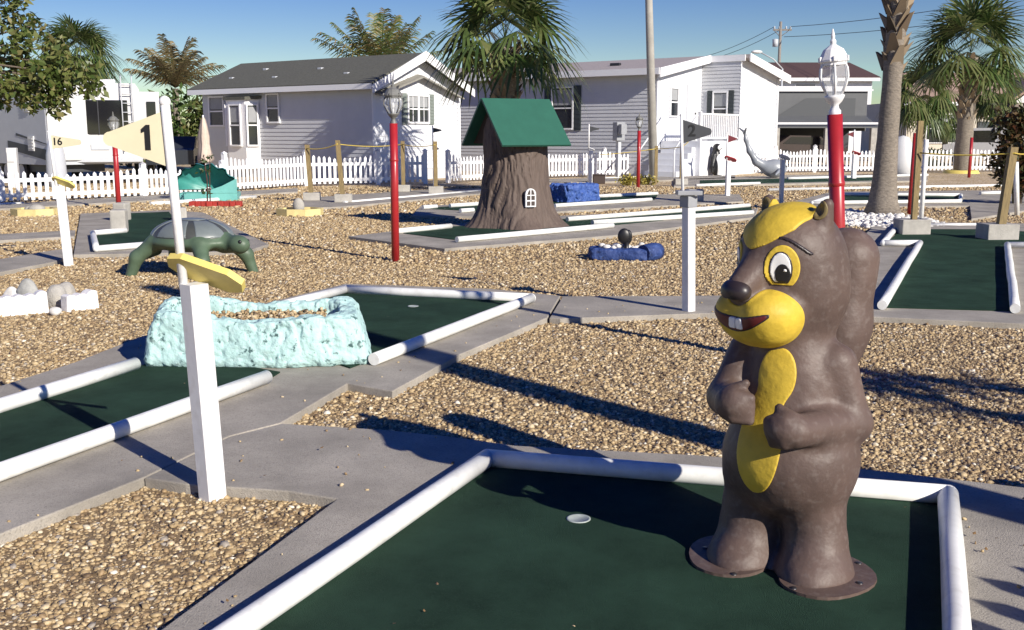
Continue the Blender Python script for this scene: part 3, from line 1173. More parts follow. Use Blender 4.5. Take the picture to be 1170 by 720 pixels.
for k in range(6):
    sdf_obj('shell_plate', plate_mask(k), (-.55, -.45, .36), (.55, .45, .64), .0095, TPL, SH)
sdf_obj('shell_plate', lambda X, Y, Z: np.maximum(shellf(X, Y, Z) - .012, np.sqrt((X / .46) ** 2 + (Y / .36) ** 2) * .4 - .14), (-.35, -.3, .4), (.35, .3, .64), .0095, TPL, SH)
for s in (-1, 1):
    MB().ball((.70, -.06 + s * .066, .39), (.022, .018, .022), 10, 7).build('eye', BLACK, tur)

# ------------------------------------------------------------------ tree stump house
BARK = M('stump_brown_paint', (.110, .080, .065), .75, var=.2, scale=7, stretch=(3, 3, .4), bump=.5, bscale=14)
GRN = M('roof_green_paint', (.024, .110, .074), .5, var=.08, scale=5)
sb = G(589, 266)
stump = thing('stump_house', (sb[0], sb[1] + .62, 0.03), 'brown tree stump house with green gabled roof and small white window', 'playhouse')


def stumpf(X, Y, Z):
    a = np.arctan2(Y, X)
    r = np.sqrt(X * X + Y * Y) + 1e-6
    fl = np.exp(-np.maximum(Z, 0) / .20)
    lobes = .5 + .5 * np.cos(5 * a + .9)
    rad = .485 + .14 * np.exp(-np.maximum(Z, 0) / .6) + fl * (.09 + .20 * lobes)
    aw = a + .10 * np.sin(Z * 5 + 3 * a) + .22 * fbm(X, Y, Z, 3, 2)
    g = 1 - np.abs(fbm(np.cos(aw) * 1.1, np.sin(aw) * 1.1, Z * .22, 10, 3)) * 3.6
    rad = rad - .026 * np.clip(g, 0, 1) ** 2 * (.4 + 1.2 * np.clip(.5 + 2 * fbm(X, Y, Z, 2.5, 2), 0, 1)) + .03 * fbm(X, Y, Z * .6, 5, 3)
    d = (r - rad) * .8
    return np.maximum(np.maximum(d, Z - 1.72 + .9 * np.abs(X * math.sin(R(29)) - Y * math.cos(R(29)))), -Z)


sdf_obj('trunk', stumpf, (-.95, -.95, -.02), (.95, .95, 1.8), .018, BARK, stump)
ra = R(29)
rx, ry = Vector((math.cos(ra), math.sin(ra), 0)), Vector((math.sin(ra), -math.cos(ra), 0))   # ridge / downslope front
zr, ze, wh, l0, l1 = 1.97, 1.268, .66, -.60, .60
m = MB()
for s in (1, -1):
    A = rx * l0 + Vector((0, 0, zr))
    B = rx * l1 + Vector((0, 0, zr))
    nrm = (rx.cross(ry * s * wh + Vector((0, 0, ze - zr)))).normalized()
    if nrm.z < 0:
        nrm = -nrm
    Cc, D = B + ry * s * wh + Vector((0, 0, ze - zr)), A + ry * s * wh + Vector((0, 0, ze - zr))
    off = -nrm * (.0 if s == 1 else .002)
    m.plate([A + off, B + off, Cc + off, D + off], nrm, .035)
roof = m.build('roof', GRN, stump)
m = MB()
DW = M('dark_brown_board', (.040, .026, .02), .8, var=.3, scale=6)
for xo in (-.42, .46):
    pts3 = [rx * xo + ry * (wh * .93) + Vector((0, 0, ze + .04)), rx * xo - ry * (wh * .93) + Vector((0, 0, ze + .04)), rx * xo + Vector((0, 0, zr - .012))]
    m.plate(pts3, rx, .02)
m.build('gable_board', DW, roof)
# arched window, on the outside of the bark
wa = math.atan2(-.92, .36)
wr = stumpf
wz, ww, wh_ = .50, .085, .14
wn = Vector((math.cos(wa), math.sin(wa), 0))
wt = Vector((-wn.y, wn.x, 0))
rw = .605
wc = wn * rw + Vector((0, 0, wz))


def arch(hw, hh, k=10):
    return [(-hw, -hh), (hw, -hh)] + [(hw * math.cos(PI * i / k), hh - hw + hw * math.sin(PI * i / k)) for i in range(k + 1)]


m = MB()
m.plate([wc + wt * x + Vector((0, 0, y)) for x, y in arch(ww, wh_)], wn, .035)
fr = m.build('window_frame', WHITE, stump)
m = MB()
for (x0, x1, y0, y1) in ((-.065, -.008, -.12, -.055), (.008, .065, -.12, -.055), (-.065, -.008, -.035, .03), (.008, .065, -.035, .03), (-.062, -.008, .045, .085), (.008, .062, .045, .085)):
    q = [(x0, y0), (x1, y0), (x1, y1), (x0, y1)]
    if y0 > .04:
        q = [(x0, y0), (x1, y0), (x1 if x0 < 0 else x0 + .03, .115 if 1 else y1), (x0 + .03 if x0 < 0 else x0, .115)]
    m.plate([wc + wn * .034 + wt * x + Vector((0, 0, y)) for x, y in q], wn, .004)
m.build('window_pane', M('window_dark_paint', (.045, .03, .024), .6), fr)

# ------------------------------------------------------------------ lamp posts
GLASS = glass_mat()


def lamp_post(base, h, r, label, frame, z0=0.0, wide=1.28, lean=0.0):
    c = G(*base, z0)
    t = thing('lamp_post', c, label, 'lamp post', 'red lamp posts')
    t.rotation_euler = (0, lean, 0)
    hp = h - .46 * (h / 2.1)
    k = h / 2.1
    MB().tube([(0, 0, -.05), (0, 0, hp * .55), (0, 0, hp)], r, 20).lathe([(r * 1.02, hp * .73), (r * 1.10, hp * .735), (r * 1.10, hp * .745), (r * 1.02, hp * .75)], n=20).build('pole', RED, t)
    L = bpy.data.objects.new('lantern', None)
    z = hp
    kk = k
    m = MB()
    m.lathe([(r * .75, z - .02), (r * .8, z + .02 * k), (r * .55, z + .035 * k), (r * .5, z + .055 * k), (r * .95, z + .075 * k), (r * 1.25, z + .10 * k), (r * 1.25, z + .115 * k), (0, z + .116 * k)], n=16)
    zt = z + .305 * k
    prof = [(.045 * k, .115 * k), (.074 * k, .175 * k), (.088 * k, .225 * k), (.084 * k, .275 * k), (.070 * k, .305 * k)]
    for j in range(6):
        a = 2 * PI * j / 6 + .3
        m.tube([(rr * math.cos(a), rr * math.sin(a), z + zz) for rr, zz in prof], .0065 * k, 6)
    m.lathe([(.066 * k, zt - .01 * k), (.076 * k, zt - .01 * k), (.076 * k, zt + .008 * k), (.088 * k, zt + .012 * k), (.088 * k, zt + .024 * k), (.078 * k, zt + .045 * k), (.058 * k, zt + .085 * k),
             (.030 * k, zt + .105 * k), (.016 * k, zt + .115 * k), (.018 * k, zt + .135 * k), (.010 * k, zt + .15 * k), (.012 * k, zt + .165 * k), (.004 * k, zt + .205 * k), (0, zt + .21 * k)], n=12, smooth=False)
    for j in range(6):
        a = 2 * PI * j / 6 + .3
        m.box((.084 * k * math.cos(a), .084 * k * math.sin(a), zt + .028 * k), (.018 * k, .010 * k, .03 * k), a)
    for i_ in range(len(m.v)):
        if m.v[i_][2] > z + .10 * k:
            m.v[i_] = (m.v[i_][0] * wide, m.v[i_][1] * wide, m.v[i_][2])
    lan = m.build('lantern', frame, t)
    m = MB().lathe([(rr * .95 * wide, z + zz) for rr, zz in prof], n=6)
    g = m.build('glass', GLASS, lan)
    g.data.polygons.foreach_set('use_smooth', [False] * len(g.data.polygons))
    m = MB().tube([(0, 0, z + .116 * k), (0, 0, z + .17 * k)], .012 * k, 8).ball((0, 0, z + .205 * k), (.024 * k, .024 * k, .038 * k), 10, 8)
    m.build('bulb', WHITE, lan)
    return t


IRON = M('weathered_grey_iron', (.16, .16, .15), .5, var=.3, scale=20)
lamp_post((452, 299), 2.06, .047, 'red lamp post with grey lantern standing in the middle of the gravel', IRON, lean=R(.2))
lamp_post((961, 426), 2.07, .046, 'tall red lamp post with white lantern behind the squirrel statue', WHITE, lean=R(-4.4), wide=1.06)
lamp_post((136, 241), 1.86, .05, 'red lamp post with dark lantern at left in front of the white trailer', IRON)
lamp_post((729, 215), 2.0, .05, 'far thin red lamp post by the fence before the right grey house', IRON)

# ------------------------------------------------------------------ rope posts
ROPES = {}


def rope_post(base, h, label, block=True, lean=(0, 0), side=.09, blk=.36, z0=ZC, bh=.17, yellow=False):
    c = G(*base, z0)
    t = thing('rope_post', c, label, 'wooden post', 'wooden rope posts')
    if block:
        m = MB().box((0, .06, bh / 2), (blk, blk * .8, bh), R(4), bev=.012)
        m.build('concrete_block', CONC2, t)
    m = MB()
    vs = []
    hs = side / 2
    for z, o in ((0.002, (0, 0)), (h * .5, (lean[0] * .5, lean[1] * .5)), (h, lean)):
        vs += [(o[0] + sx * hs, o[1] + sy * hs, z) for sx, sy in ((-1, -1), (1, -1), (1, 1), (-1, 1))]
    fs = [(3, 2, 1, 0), (8, 9, 10, 11)]
    for k in (0, 4):
        fs += [(k + i, k + (i + 1) % 4, k + 4 + (i + 1) % 4, k + 4 + i) for i in range(4)]
    m.add(vs, fs)
    m.build('post', WOOD, t)
    return c + np.array([lean[0], lean[1] - .06, h - .08])


def rope(label, pts, sag=.05, r=.010):
    c = np.array(pts[0])
    path = []
    for a, b in zip(pts[:-1], pts[1:]):
        for i in range(9):
            s = i / 8
            p = (1 - s) * np.array(a) + s * np.array(b) - c
            p[2] -= sag * 4 * s * (1 - s)
            path.append(tuple(p))
    o = MB().tube(path, r, 7).build('rope', ROPE)
    o.location = tuple(c)
    tag(o, label, 'rope', 'yellow ropes strung between posts')


a = rope_post((356, 229), 1.20, 'wooden rope post in a concrete block, leftmost of four before the left grey house', lean=(-.06, 0))
b = rope_post((392, 231), 1.30, 'wooden rope post in a concrete block, second from left before the grey house', lean=(-.08, 0))
c_ = rope_post((461, 219), 1.25, 'wooden rope post in a concrete block close behind the red lamp post in the gravel')
d = rope_post((498, 221), 1.25, 'wooden rope post in a concrete block beside the stump house and the fence gap')
rope('yellow rope strung before the left grey house over the picket fence', [a, b, c_, d])
e = rope_post((749, 210), 1.12, 'wooden rope post without block right of the far red lamp', block=False, z0=0)
f_ = rope_post((778, 211), 1.15, 'wooden rope post in a dark block left of the penguin')
rope('dark rope sagging from the wooden posts before the right grey house', [at(685, 177, e[1]), e, f_, at(790, 158, f_[1])], .02)
g_ = rope_post((1043, 268), 1.62, 'tall wooden rope post in a concrete block beside the tall palm trunk', lean=(.0, 0), side=.075, blk=.42, bh=.22)
h_ = rope_post((1141, 274), 1.26, 'wooden rope post in a yellow stained concrete block at the right edge', lean=(.10, 0), side=.10, blk=.44, bh=.22)
g2 = np.array(g_)
g2[2] = 1.22
rope('yellow rope tied between the two right posts across the gap', [g2, h_, at(1185, 172, h_[1])], .03)
m = MB().tube([(0, 0, 0), (0.0, 0, 1.35)], .035, 10)
o = m.build('white_stake', PVC)
o.location = tuple(G(1052, 258, ZC))
tag(o, 'thin white plastic stake right beside the tall wooden rope post', 'stake')
o = MB().tube([(0, 0, 0), (-.10, 0, .98)], .045, 10).build('white_stake', PVC)
o.location = tuple(G(1162, 247, 0))
tag(o, 'leaning white plastic stake beside the rope post at the right edge', 'stake')
o = MB().tube([(0, 0, 0), (0.02, 0, 1.5)], .045, 10).build('red_stake', RED)
o.location = tuple(G(1039, 246, 0))
tag(o, 'thin red pole half hidden by the tall wooden rope post', 'pole')
o = MB().tube([(0, 0, 0), (0, 0, 1.35)], .05, 10).build('red_stake', RED)
o.location = tuple(G(1107, 203, 0))
tag(o, 'thin red pole right of the fan palm trunk by the fence', 'pole')

# ------------------------------------------------------------------ picket fences
def fence(label, pts, h=.84, pitch=.148, pw=.078, scallop=.10, span=2.4):
    c = np.array([pts[0][0], pts[0][1], 0])
    t = thing('picket_fence', c, label, 'fence', 'white picket fences')
    pk, rl = MB(), MB()
    for a, b in zip(pts[:-1], pts[1:]):
        a, b = np.array(a[:2]), np.array(b[:2])
        L = np.linalg.norm(b - a)
        d = (b - a) / L
        an = math.atan2(d[1], d[0])
        n = int(L / pitch)
        sp = L / max(1, round(L / span))
        for i in range(n):
            s_ = (i + .5) * L / n
            ph = (s_ % sp) / sp
            hh = h - scallop * math.sin(PI * ph) + .02 * random.uniform(-1, 1)
            p = a + d * s_ - c[:2]
            Rm = Matrix.Rotation(an, 3, 'Z')
            poly = [(-pw / 2, .06), (pw / 2, .06), (pw / 2, hh - .05), (0, hh), (-pw / 2, hh - .05)]
            pk.plate([Vector((p[0], p[1], 0)) + Rm @ Vector((x + random.uniform(-.003, .003), -.028, z)) for x, z in poly], Rm @ Vector((0, 1, 0)), .018)
        for z in (.17, h * .68):
            mid = (a + b) / 2 - c[:2]
            rl.box((mid[0], mid[1], z), (L, .036, .085), an)
        k = max(1, round(L / span))
        for i in range(k + 1):
            p = a + d * (L * i / k) - c[:2]
            q = MB().box((p[0], p[1], h * .54), (.11, .11, h * 1.08), an)
            q.lathe([(.085, h * 1.08), (.085, h * 1.1), (0, h * 1.16)], (p[0], p[1], 0), 4, False)
            q.build('post', VINYL, t)
    pk.build('pickets', VINYL, t)
    rl.build('rails', VINYL, t)
    return t


FP = lambda x, y: tuple(G(x, y)[:2])
fence('white picket fence on the left before the parked trailers', [FP(-130, 240), FP(0, 233), FP(165, 226), FP(255, 220)], h=.72)
fence('white picket fence in front of the left grey house', [FP(258, 219.5), FP(350, 213), FP(432, 211), FP(486, 210)], h=.9)
fence('white picket fence behind the tree stump and the right grey house', [FP(512, 209), FP(600, 204.5), FP(690, 201.5), FP(792, 199.2), FP(836, 198.6)], h=.88)
fence('white picket fence right of the penguin below the carport', [FP(838, 198.5), FP(930, 197), FP(1024, 196.5)], h=.92)
fence('white picket fence at the far right behind the fan palm', [FP(1034, 196.5), FP(1100, 196.3), FP(1215, 196)], h=.95)

# ------------------------------------------------------------------ penguin and whale
pg = thing('penguin_statue', G(820, 202), 'black and white penguin statue by the porch of the right house', 'statue', rz=R(48))


def pengf(X, Y, Z):
    d = ell(X, Y, Z, (0, .02, .34), (.24, .24, .36))
    d = smin(d, ell(X, Y, Z, (0, .10, .72), (.15, .15, .26)), .12)
    d = smin(d, ell(X, Y, Z, (0, .06, 1.0), (.14, .15, .14)), .04)
    d = smin(d, cap(X, Y, Z, (0, -.05, 1.0), (0, -.16, .97), .04, .02), .03)
    for s in (-1, 1):
        d = smin(d, cap(X, Y, Z, (s * .16, .08, .75), (s * .27, .06, .35), .05, .03), .03)
        d = smin(d, ell(X, Y, Z, (s * .10, -.14, .03), (.09, .14, .04)), .03)
    return np.maximum(d, -Z)


PB = M('penguin_black', (.015, .015, .016), .4)
sdf_obj('body', pengf, (-.4, -.4, -.02), (.4, .4, 1.2), .02, PB, pg)
sdf_obj('white_belly', lambda X, Y, Z: np.maximum(pengf(X, Y, Z) - .008, np.maximum((np.sqrt((X / .2) ** 2 + ((Z - .36) / .42) ** 2) - 1) * .2, Y - .12)), (-.3, -.4, 0), (.3, .3, .85), .018, WHITE, pg)
sdf_obj('white_face', lambda X, Y, Z: np.maximum(pengf(X, Y, Z) - .008, np.maximum((np.sqrt((X / .11) ** 2 + ((Z - 1.0) / .09) ** 2) - 1) * .1, Y)), (-.3, -.4, .85), (.3, .3, 1.15), .015, WHITE, pg)
wh = thing('whale_statue', G(876, 205), 'grey whale statue with raised curved tail by the fence', 'statue', rz=R(8))
WG = M('whale_grey_paint', (.27, .29, .32), .35, var=.1, scale=3)


def whalef(X, Y, Z):
    d = ell(X, Y, Z, (.25, 0, .36), (.42, .28, .30))
    pr = [(-.05, .40, .19), (-.38, .58, .12), (-.62, .92, .085), (-.76, 1.28, .06), (-.82, 1.55, .045)]
    for (x0, z0, r0), (x1, z1, r1) in zip(pr[:-1], pr[1:]):
        d = smin(d, cap(X, Y, Z, (x0, 0, z0), (x1, 0, z1), r0, r1), .10)
    for s in (-1, 1):
        d = smin(d, cap(X, Y, Z, (-.82, 0, 1.52), (-.88, s * .32, 1.66), .05, .025), .03)
        d = smin(d, cap(X, Y, Z, (.30, s * .35, .3), (.05, s * .62, .18), .07, .03), .05)
    return np.maximum(d, -Z)


sdf_obj('body', whalef, (-1.1, -.8, -.02), (1.0, .8, 1.85), .03, WG, wh)
for s in (-1, 1):
    MB().ball((.58, s * .17, .42), (.035, .03, .035), 9, 6).build('eye', BLACK, wh)

# ------------------------------------------------------------------ houses
SIDG = M('grey_shaded_siding', (.56, .57, .59), .5, var=.04, scale=2)  # long and porch walls: duller copy, their shade put into the colour
SIDW = M('pale_sunlit_siding', (.70, .71, .74), .5, var=.04, scale=2)  # sunlit end walls coloured paler; also porch, steps and the white house
SHING = M('grey_green_shingle', (.105, .105, .085), .9, var=.25, scale=14, bump=.5, bscale=40)
SHINB = M('pink_grey_shingle', (.36, .32, .31), .9, var=.15, scale=14, bump=.4, bscale=40)
TRIM = M('white_trim', (.80, .80, .81), .45)
SHUT = M('dark_shutter', (.035, .045, .05), .5)
SHUTG = M('grey_green_shutter', (.19, .22, .20), .5)


def siding(m, p, d, nrm, x0, x1, z0, z1, clip=None, lap=.13):
    """lap siding on a wall through p along d; clip(z)->(x0,x1) for gables"""
    p, d, nrm = Vector(p), Vector(d), Vector(nrm)
    n = max(1, int(round((z1 - z0) / lap)))
    hgt = (z1 - z0) / n
    for i in range(n):
        a, b = z0 + i * hgt, z0 + (i + 1) * hgt
        xa = clip(a) if clip else (x0, x1)
        xb = clip(b) if clip else (x0, x1)
        if xa[1] - xa[0] < .05:
            continue
        q = [p + d * xa[0] + Vector((0, 0, a)) + nrm * .022, p + d * xa[1] + Vector((0, 0, a)) + nrm * .022,
             p + d * xb[1] + Vector((0, 0, b)) + nrm * .004, p + d * xb[0] + Vector((0, 0, b)) + nrm * .004]
        m.add(q, [(0, 1, 2, 3)])
        u = [p + d * xa[0] + Vector((0, 0, a)) + nrm * .0, p + d * xa[1] + Vector((0, 0, a)) + nrm * .0]
        m.add([u[0], u[1], q[1], q[0]], [(0, 1, 2, 3)])


def window(t, p, d, nrm, w, h, label=None, shutters=None, sash='hung', fw=.055, sw=.22):
    """p is the sill centre on the wall plane"""
    p, d, nrm = Vector(p), Vector(d).normalized(), Vector(nrm).normalized()
    up = Vector((0, 0, 1))
    mt = Matrix((d, nrm, up)).transposed()

    def bx(m, x, z, sx, sz, dep, o):
        m.box(p + d * x + up * z + nrm * (o + dep / 2), (sx, dep, sz), mat=mt)
    m = MB()
    bx(m, -w / 2 + fw / 2, h / 2, fw, h, .06, .015)
    bx(m, w / 2 - fw / 2, h / 2, fw, h, .06, .015)
    bx(m, 0, h - fw / 2, w - 2 * fw, fw, .058, .015)
    bx(m, 0, fw / 2, w - 2 * fw, fw, .07, .015)
    bx(m, 0, h * .5, w - 2 * fw, fw * .8, .045, .02)
    if sash == 'slider':
        bx(m, 0, h / 2, fw * 1.4, h - 2 * fw, .05, .018)
        for s in (-.25, .25):
            bx(m, s * w, h / 2, fw * .35, h - 2 * fw, .03, .024)
    f = m.build('window', TRIM, t)
    m = MB()
    bx(m, 0, h / 2, w - 2 * fw, h - 2 * fw, .006, .026)
    m.build('pane', PANE, f)
    m = MB()
    bx(m, 0, h * .75, w - 2 * fw - .04, h * .36, .004, .033)
    m.build('blind', M('window_blind', (.30, .31, .32), .7, var=.1, scale=4), f)
    if shutters:
        for s in (-1, 1):
            m = MB()
            bx(m, s * (w / 2 + sw / 2 + .02), h / 2, sw, h + .06, .03, .022)
            n = 9
            for i in range(n):
                bx(m, s * (w / 2 + sw / 2 + .02), h * (i + .5) / n, sw * .78, h / n * .5, .012, .0525)
            m.build('shutter', shutters, t)
    return f


hrz = R(53)


def roof_slab(m, x0, z0, x1, z1, y0, y1, th=.12):
    """one roof plane between (x0,z0) eave and (x1,z1) ridge"""
    n = Vector((-(z1 - z0), 0, x1 - x0)).normalized()
    if n.z < 0:
        n = -n
    m.plate([(x0, y0, z0), (x0, y1, z0), (x1, y1, z1), (x1, y0, z1)], n, th)


# left grey house: local x across the end wall, local y along the long wall
H1 = thing('mobile_home', (-4.32, 33.0, 0), 'grey mobile home with dark roof and sunlit gable end left of the stump house', 'house', 'mobile homes behind the fence', rz=hrz)
W1, L1, E1, P1_ = 4.22, 8.35, 3.0, 3.92
m = MB()
m.prism([(0.02, .02), (W1, .02), (W1, L1), (0.02, L1)], 0, E1 - .02)
siding(m, (0.02, 0, 0), (0, 1, 0), (-1, 0, 0), 0.0, L1, .35, E1 - .02)
m.build('wall', SIDG, H1)
m = MB()
sl1 = (P1_ - E1) / (W1 / 2)
m.add([(0.02, .02, E1 - .02), (W1, .02, E1 - .02), (W1 / 2, .02, P1_ - .05)], [(0, 1, 2)])
siding(m, (0, 0.02, 0), (1, 0, 0), (0, -1, 0), 0.02, W1, .35, E1 - .02)
siding(m, (0, 0.02, 0), (1, 0, 0), (0, -1, 0), 0.02, W1, E1 - .02, P1_ - .06, clip=lambda z: (max(.02, (z - E1) / sl1), min(W1, W1 - (z - E1) / sl1)))
m.box((.06, -.015, 1.67), (.12, .05, 2.62))
m.box((W1 - .06, -.015, 1.67), (.12, .05, 2.62))
m.build('end_wall', SIDW, H1)
m = MB()
roof_slab(m, -.32, E1 - .10, W1 / 2, P1_, -.35, L1 + .35)
roof_slab(m, W1 + .32, E1 - .10, W1 / 2 + .001, P1_, -.351, L1 + .351)
rf1 = m.build('roof', SHING, H1)
m = MB()
for (a, b) in ((-.34, W1 / 2), (W1 + .34, W1 / 2)):
    za, zb = E1 - .30, P1_ - .14
    m.plate([(a, -.36, za), (b, -.36, zb), (b, -.36, zb + .30), (a, -.36, za + .24)], (0, -1, 0), .04)
m.box((-.345, L1 / 2, E1 - .10), (.05, L1 + .7, .17))
m.build('trim', TRIM, rf1)
# lower gable hood over the end wall
m = MB()
for s in (-1, 1):
    x = W1 / 2 + s * (W1 / 2 - .10)
    m.plate([(x, -.001, E1 - .62 + .30), (W1 / 2, -.001, E1 + .02 + .30), (W1 / 2, -.30, E1 - .05 + .30), (x, -.30, E1 - .69 + .30)], (0, 0, 1), .05)
m.build('gable_hood', M('hood_shingle', (.26, .25, .22), .85, var=.2, scale=12), H1)
m = MB()
for (x, y) in ((.55, 1.6), (1.1, 3.4), (.5, 5.0), (1.3, 6.4), (.6, 7.4)):
    m2 = MB().box((x, y, E1 + x * sl1 + .10), (.16, .20, .14), bev=.02)
    m2.build('roof_vent', LGREY, rf1)
window(H1, (W1 * .50, .02, 1.80), (1, 0, 0), (0, -1, 0), 1.05, .92, shutters=SHUTG, sash='slider')
window(H1, (0.02, 4.57, 1.82), (0, -1, 0), (-1, 0, 0), .66, .98)
window(H1, (0.02, 7.55, 1.72), (0, -1, 0), (-1, 0, 0), .85, 1.05)
# bay with two tall sashes
bay = MB()
bp_ = [(0.0, 5.3), (-.38, 5.58), (-.38, 6.55), (0.0, 6.85)]
bay.prism(bp_, .35, 2.62)
bo = bay.build('bay', TRIM, H1)
for (pa, pb) in zip(bp_[:-1], bp_[1:]):
    pa, pb = Vector((*pa, 0)), Vector((*pb, 0))
    dd = (pb - pa).normalized()
    nn = Vector((-abs(dd.y), dd.x * (1 if dd.y > 0 else -1), 0)).normalized()
    f = window(bo, (pa + pb) / 2 + Vector((0, 0, 1.05)), -dd, nn, min(.62, (pb - pa).length * .85), 1.42)
m = MB().plate([(-.02, 5.15, 2.64), (-.45, 5.48, 2.60), (-.45, 6.65, 2.60), (-.02, 7.0, 2.64)], (0, 0, 1), .10)
m.build('bay_roof', SHING, bo)

# right grey house with the cut-out porch
H2 = thing('mobile_home', (4.98, 37.0, 0), 'large grey mobile home with porch and pale roof right of the stump house', 'house', 'mobile homes behind the fence', rz=hrz)
W2, L2, E2, P2_ = 6.75, 13.0, 3.63, 4.16
HW = W2 / 2
JY = -1.55
sl2 = (P2_ - E2) / HW
m = MB()
m.prism([(0.02, .02), (W2, .02), (W2, L2), (0.02, L2)], 0, E2 - .05)
siding(m, (0.02, 0, 0), (0, 1, 0), (-1, 0, 0), 0, L2, .4, E2 - .02)
m.build('wall', SIDG, H2)
m = MB()
siding(m, (0, .02, 0), (1, 0, 0), (0, -1, 0), 0.02, HW, .4, E2 - .05)
siding(m, (0, .02, 0), (1, 0, 0), (0, -1, 0), 0.02, HW, E2 - .05, P2_ - .05, clip=lambda z: (max(.02, (z - E2) / sl2), HW))
m.prism([(HW + .02, JY + .02), (W2, JY + .02), (W2, .019), (HW + .02, .019)], 0, E2 - .06)
siding(m, (0, JY + .02, 0), (1, 0, 0), (0, -1, 0), HW + .0, W2, .4, E2 - .05)
siding(m, (0, JY + .02, 0), (1, 0, 0), (0, -1, 0), HW + .0, W2, E2 - .05, P2_ - .05, clip=lambda z: (HW, min(W2, W2 - (z - E2) / sl2)))
m.box((.07, -.012, 2.0), (.14, .05, 3.1))
m.box((W2 - .07, JY - .012, 2.0), (.14, .05, 3.1))
m.build('end_wall', SIDW, H2)
m = MB()
siding(m, (HW + .02, 0, 0), (0, 1, 0), (-1, 0, 0), JY, .02, .4, P2_ - .02)
m.build('porch_wall', SIDG, H2)
m = MB()
roof_slab(m, -.34, E2 - .08, HW, P2_, -.30, L2 + .3)
roof_slab(m, W2 + .34, E2 - .08, HW + .001, P2_, JY - .30, L2 + .301)
rf2 = m.build('roof', SHINB, H2)
m = MB()
m.plate([(-.36, -.31, E2 - .26), (HW, -.31, P2_ - .13), (HW, -.31, P2_ + .15), (-.36, -.31, E2 + .05)], (0, -1, 0), .04)
m.plate([(W2 + .36, JY - .31, E2 - .26), (HW + .02, JY - .31, P2_ - .13), (HW + .02, JY - .31, P2_ + .15), (W2 + .36, JY - .31, E2 + .05)], (0, -1, 0), .04)
m.box((-.365, L2 / 2, E2 - .05), (.05, L2 + .6, .22))
m.box((HW - .02, JY / 2 - .15, P2_ + .0), (.05, -JY + .02, .22))
m.build('trim', TRIM, rf2)
for (x, y) in ((1.2, 2.4), (1.8, 6.2), (1.0, 8.8)):
    MB().box((x, y, E2 + x * sl2 + .12), (.16, .4, .16), bev=.02).build('roof_vent', STEEL, rf2)
window(H2, (0.02, 3.9, 1.62), (0, -1, 0), (-1, 0, 0), .98, 1.55, shutters=SHUT, sw=.30)
window(H2, (1.25, .02, 2.05), (1, 0, 0), (0, -1, 0), .62, 1.05, shutters=None)
m = MB().box((2.5, -.0, 2.28), (.92, .07, 2.06))
dr = m.build('door', TRIM, H2)
MB().box((2.5, -.05, 2.28), (.72, .03, 1.9), bev=.01).build('door_panel', M('door_white', (.50, .51, .54), .5), dr)
MB().ball((2.8, -.08, 2.2), .035, 8, 6).build('handle', STEEL, dr)
window(H2, (HW + .02, -.78, 1.75), (0, -1, 0), (-1, 0, 0), .62, 1.25, shutters=SHUT, sw=.2)
m = MB()
m.prism([(.35, JY), (HW, JY), (HW, -.03), (.35, -.03)], 0, 1.22)
pc = m.build('porch', SIDW, H2)
m = MB()
m.box(((.4 + HW) / 2, JY + .06, 1.22 + .92), (HW - .4, .07, .06))
m.box(((.4 + HW) / 2, JY + .06, 1.22 + .10), (HW - .4, .05, .05))
k = 20
for i in range(k + 1):
    m.box((.42 + (HW - .5) * i / k, JY + .06, 1.22 + .5), (.045, .04, .82))
m.box((.40, JY + .06, 1.22 + .5), (.10, .10, 1.0))
m.build('railing', TRIM, pc)
m = MB()
for i in range(6):
    m.box((.35 - .14 - .27 * i, JY / 2, (1.22 - .2 * (i + 1)) / 2 + .0), (.268, 1.2, 1.22 - .2 * (i + 1)))
for s in (-.65, .65):
    m.tube([(.35, JY / 2 + s, 2.1), (-1.25, JY / 2 + s, .95)], .03, 8)
    m.tube([(-1.25, JY / 2 + s, .95), (-1.25, JY / 2 + s, 0)], .03, 8)
m.build('steps', SIDW, pc)

# electric meter pedestal before the right house
ep = thing('meter_pedestal', G(706, 203), 'grey electric meter box on a post in front of the right grey house', 'meter box')
MB().box((0, 0, .7), (.14, .12, 1.4), R(40)).build('post', LGREY, ep)
MB().box((0, -.05, 1.55), (.38, .22, .62), R(40), bev=.02).box((.1, -.3, 1.62), (.26, .16, .34), R(40), bev=.02).build('meter_box', GREYP, ep)
# dark planter and yellow shrubs near the fence
dp = thing('planter_box', G(682, 210), 'dark square planter box beside the white fence post behind the blue rock', 'planter')
MB().box((0, 0, .13), (.40, .34, .26), R(20), bev=.02).box((0, 0, .265), (.46, .40, .03), R(20), bev=.008).build('box', M('dark_brown_box', (.03, .016, .012), .7), dp)
YLF = leaf_mat('yellow_foliage', [(.25, .22, .03), (.40, .34, .06), (.52, .45, .12), (.16, .17, .03)])


def leaf_cloud(m, centers, n, size, asp=.45):
    for (c, r) in centers:
        for _ in range(n):
            th, u = random.uniform(0, 2 * PI), random.uniform(-1, 1)
            k = random.random() ** .33
            q = Vector((r[0] * k * math.sqrt(1 - u * u) * math.cos(th), r[1] * k * math.sqrt(1 - u * u) * math.sin(th), r[2] * k * u)) + Vector(c)
            d = Vector((random.gauss(0, 1), random.gauss(0, 1), random.gauss(-.3, .8))).normalized()
            s = d.cross(Vector((random.gauss(0, 1), random.gauss(0, 1), random.gauss(0, 1)))).normalized()
            L = size * random.uniform(.6, 1.35)
            m.add([q, q + d * L * .5 + s * L * asp * .5, q + d * L, q + d * L * .5 - s * L * asp * .5], [(0, 1, 2, 3)])


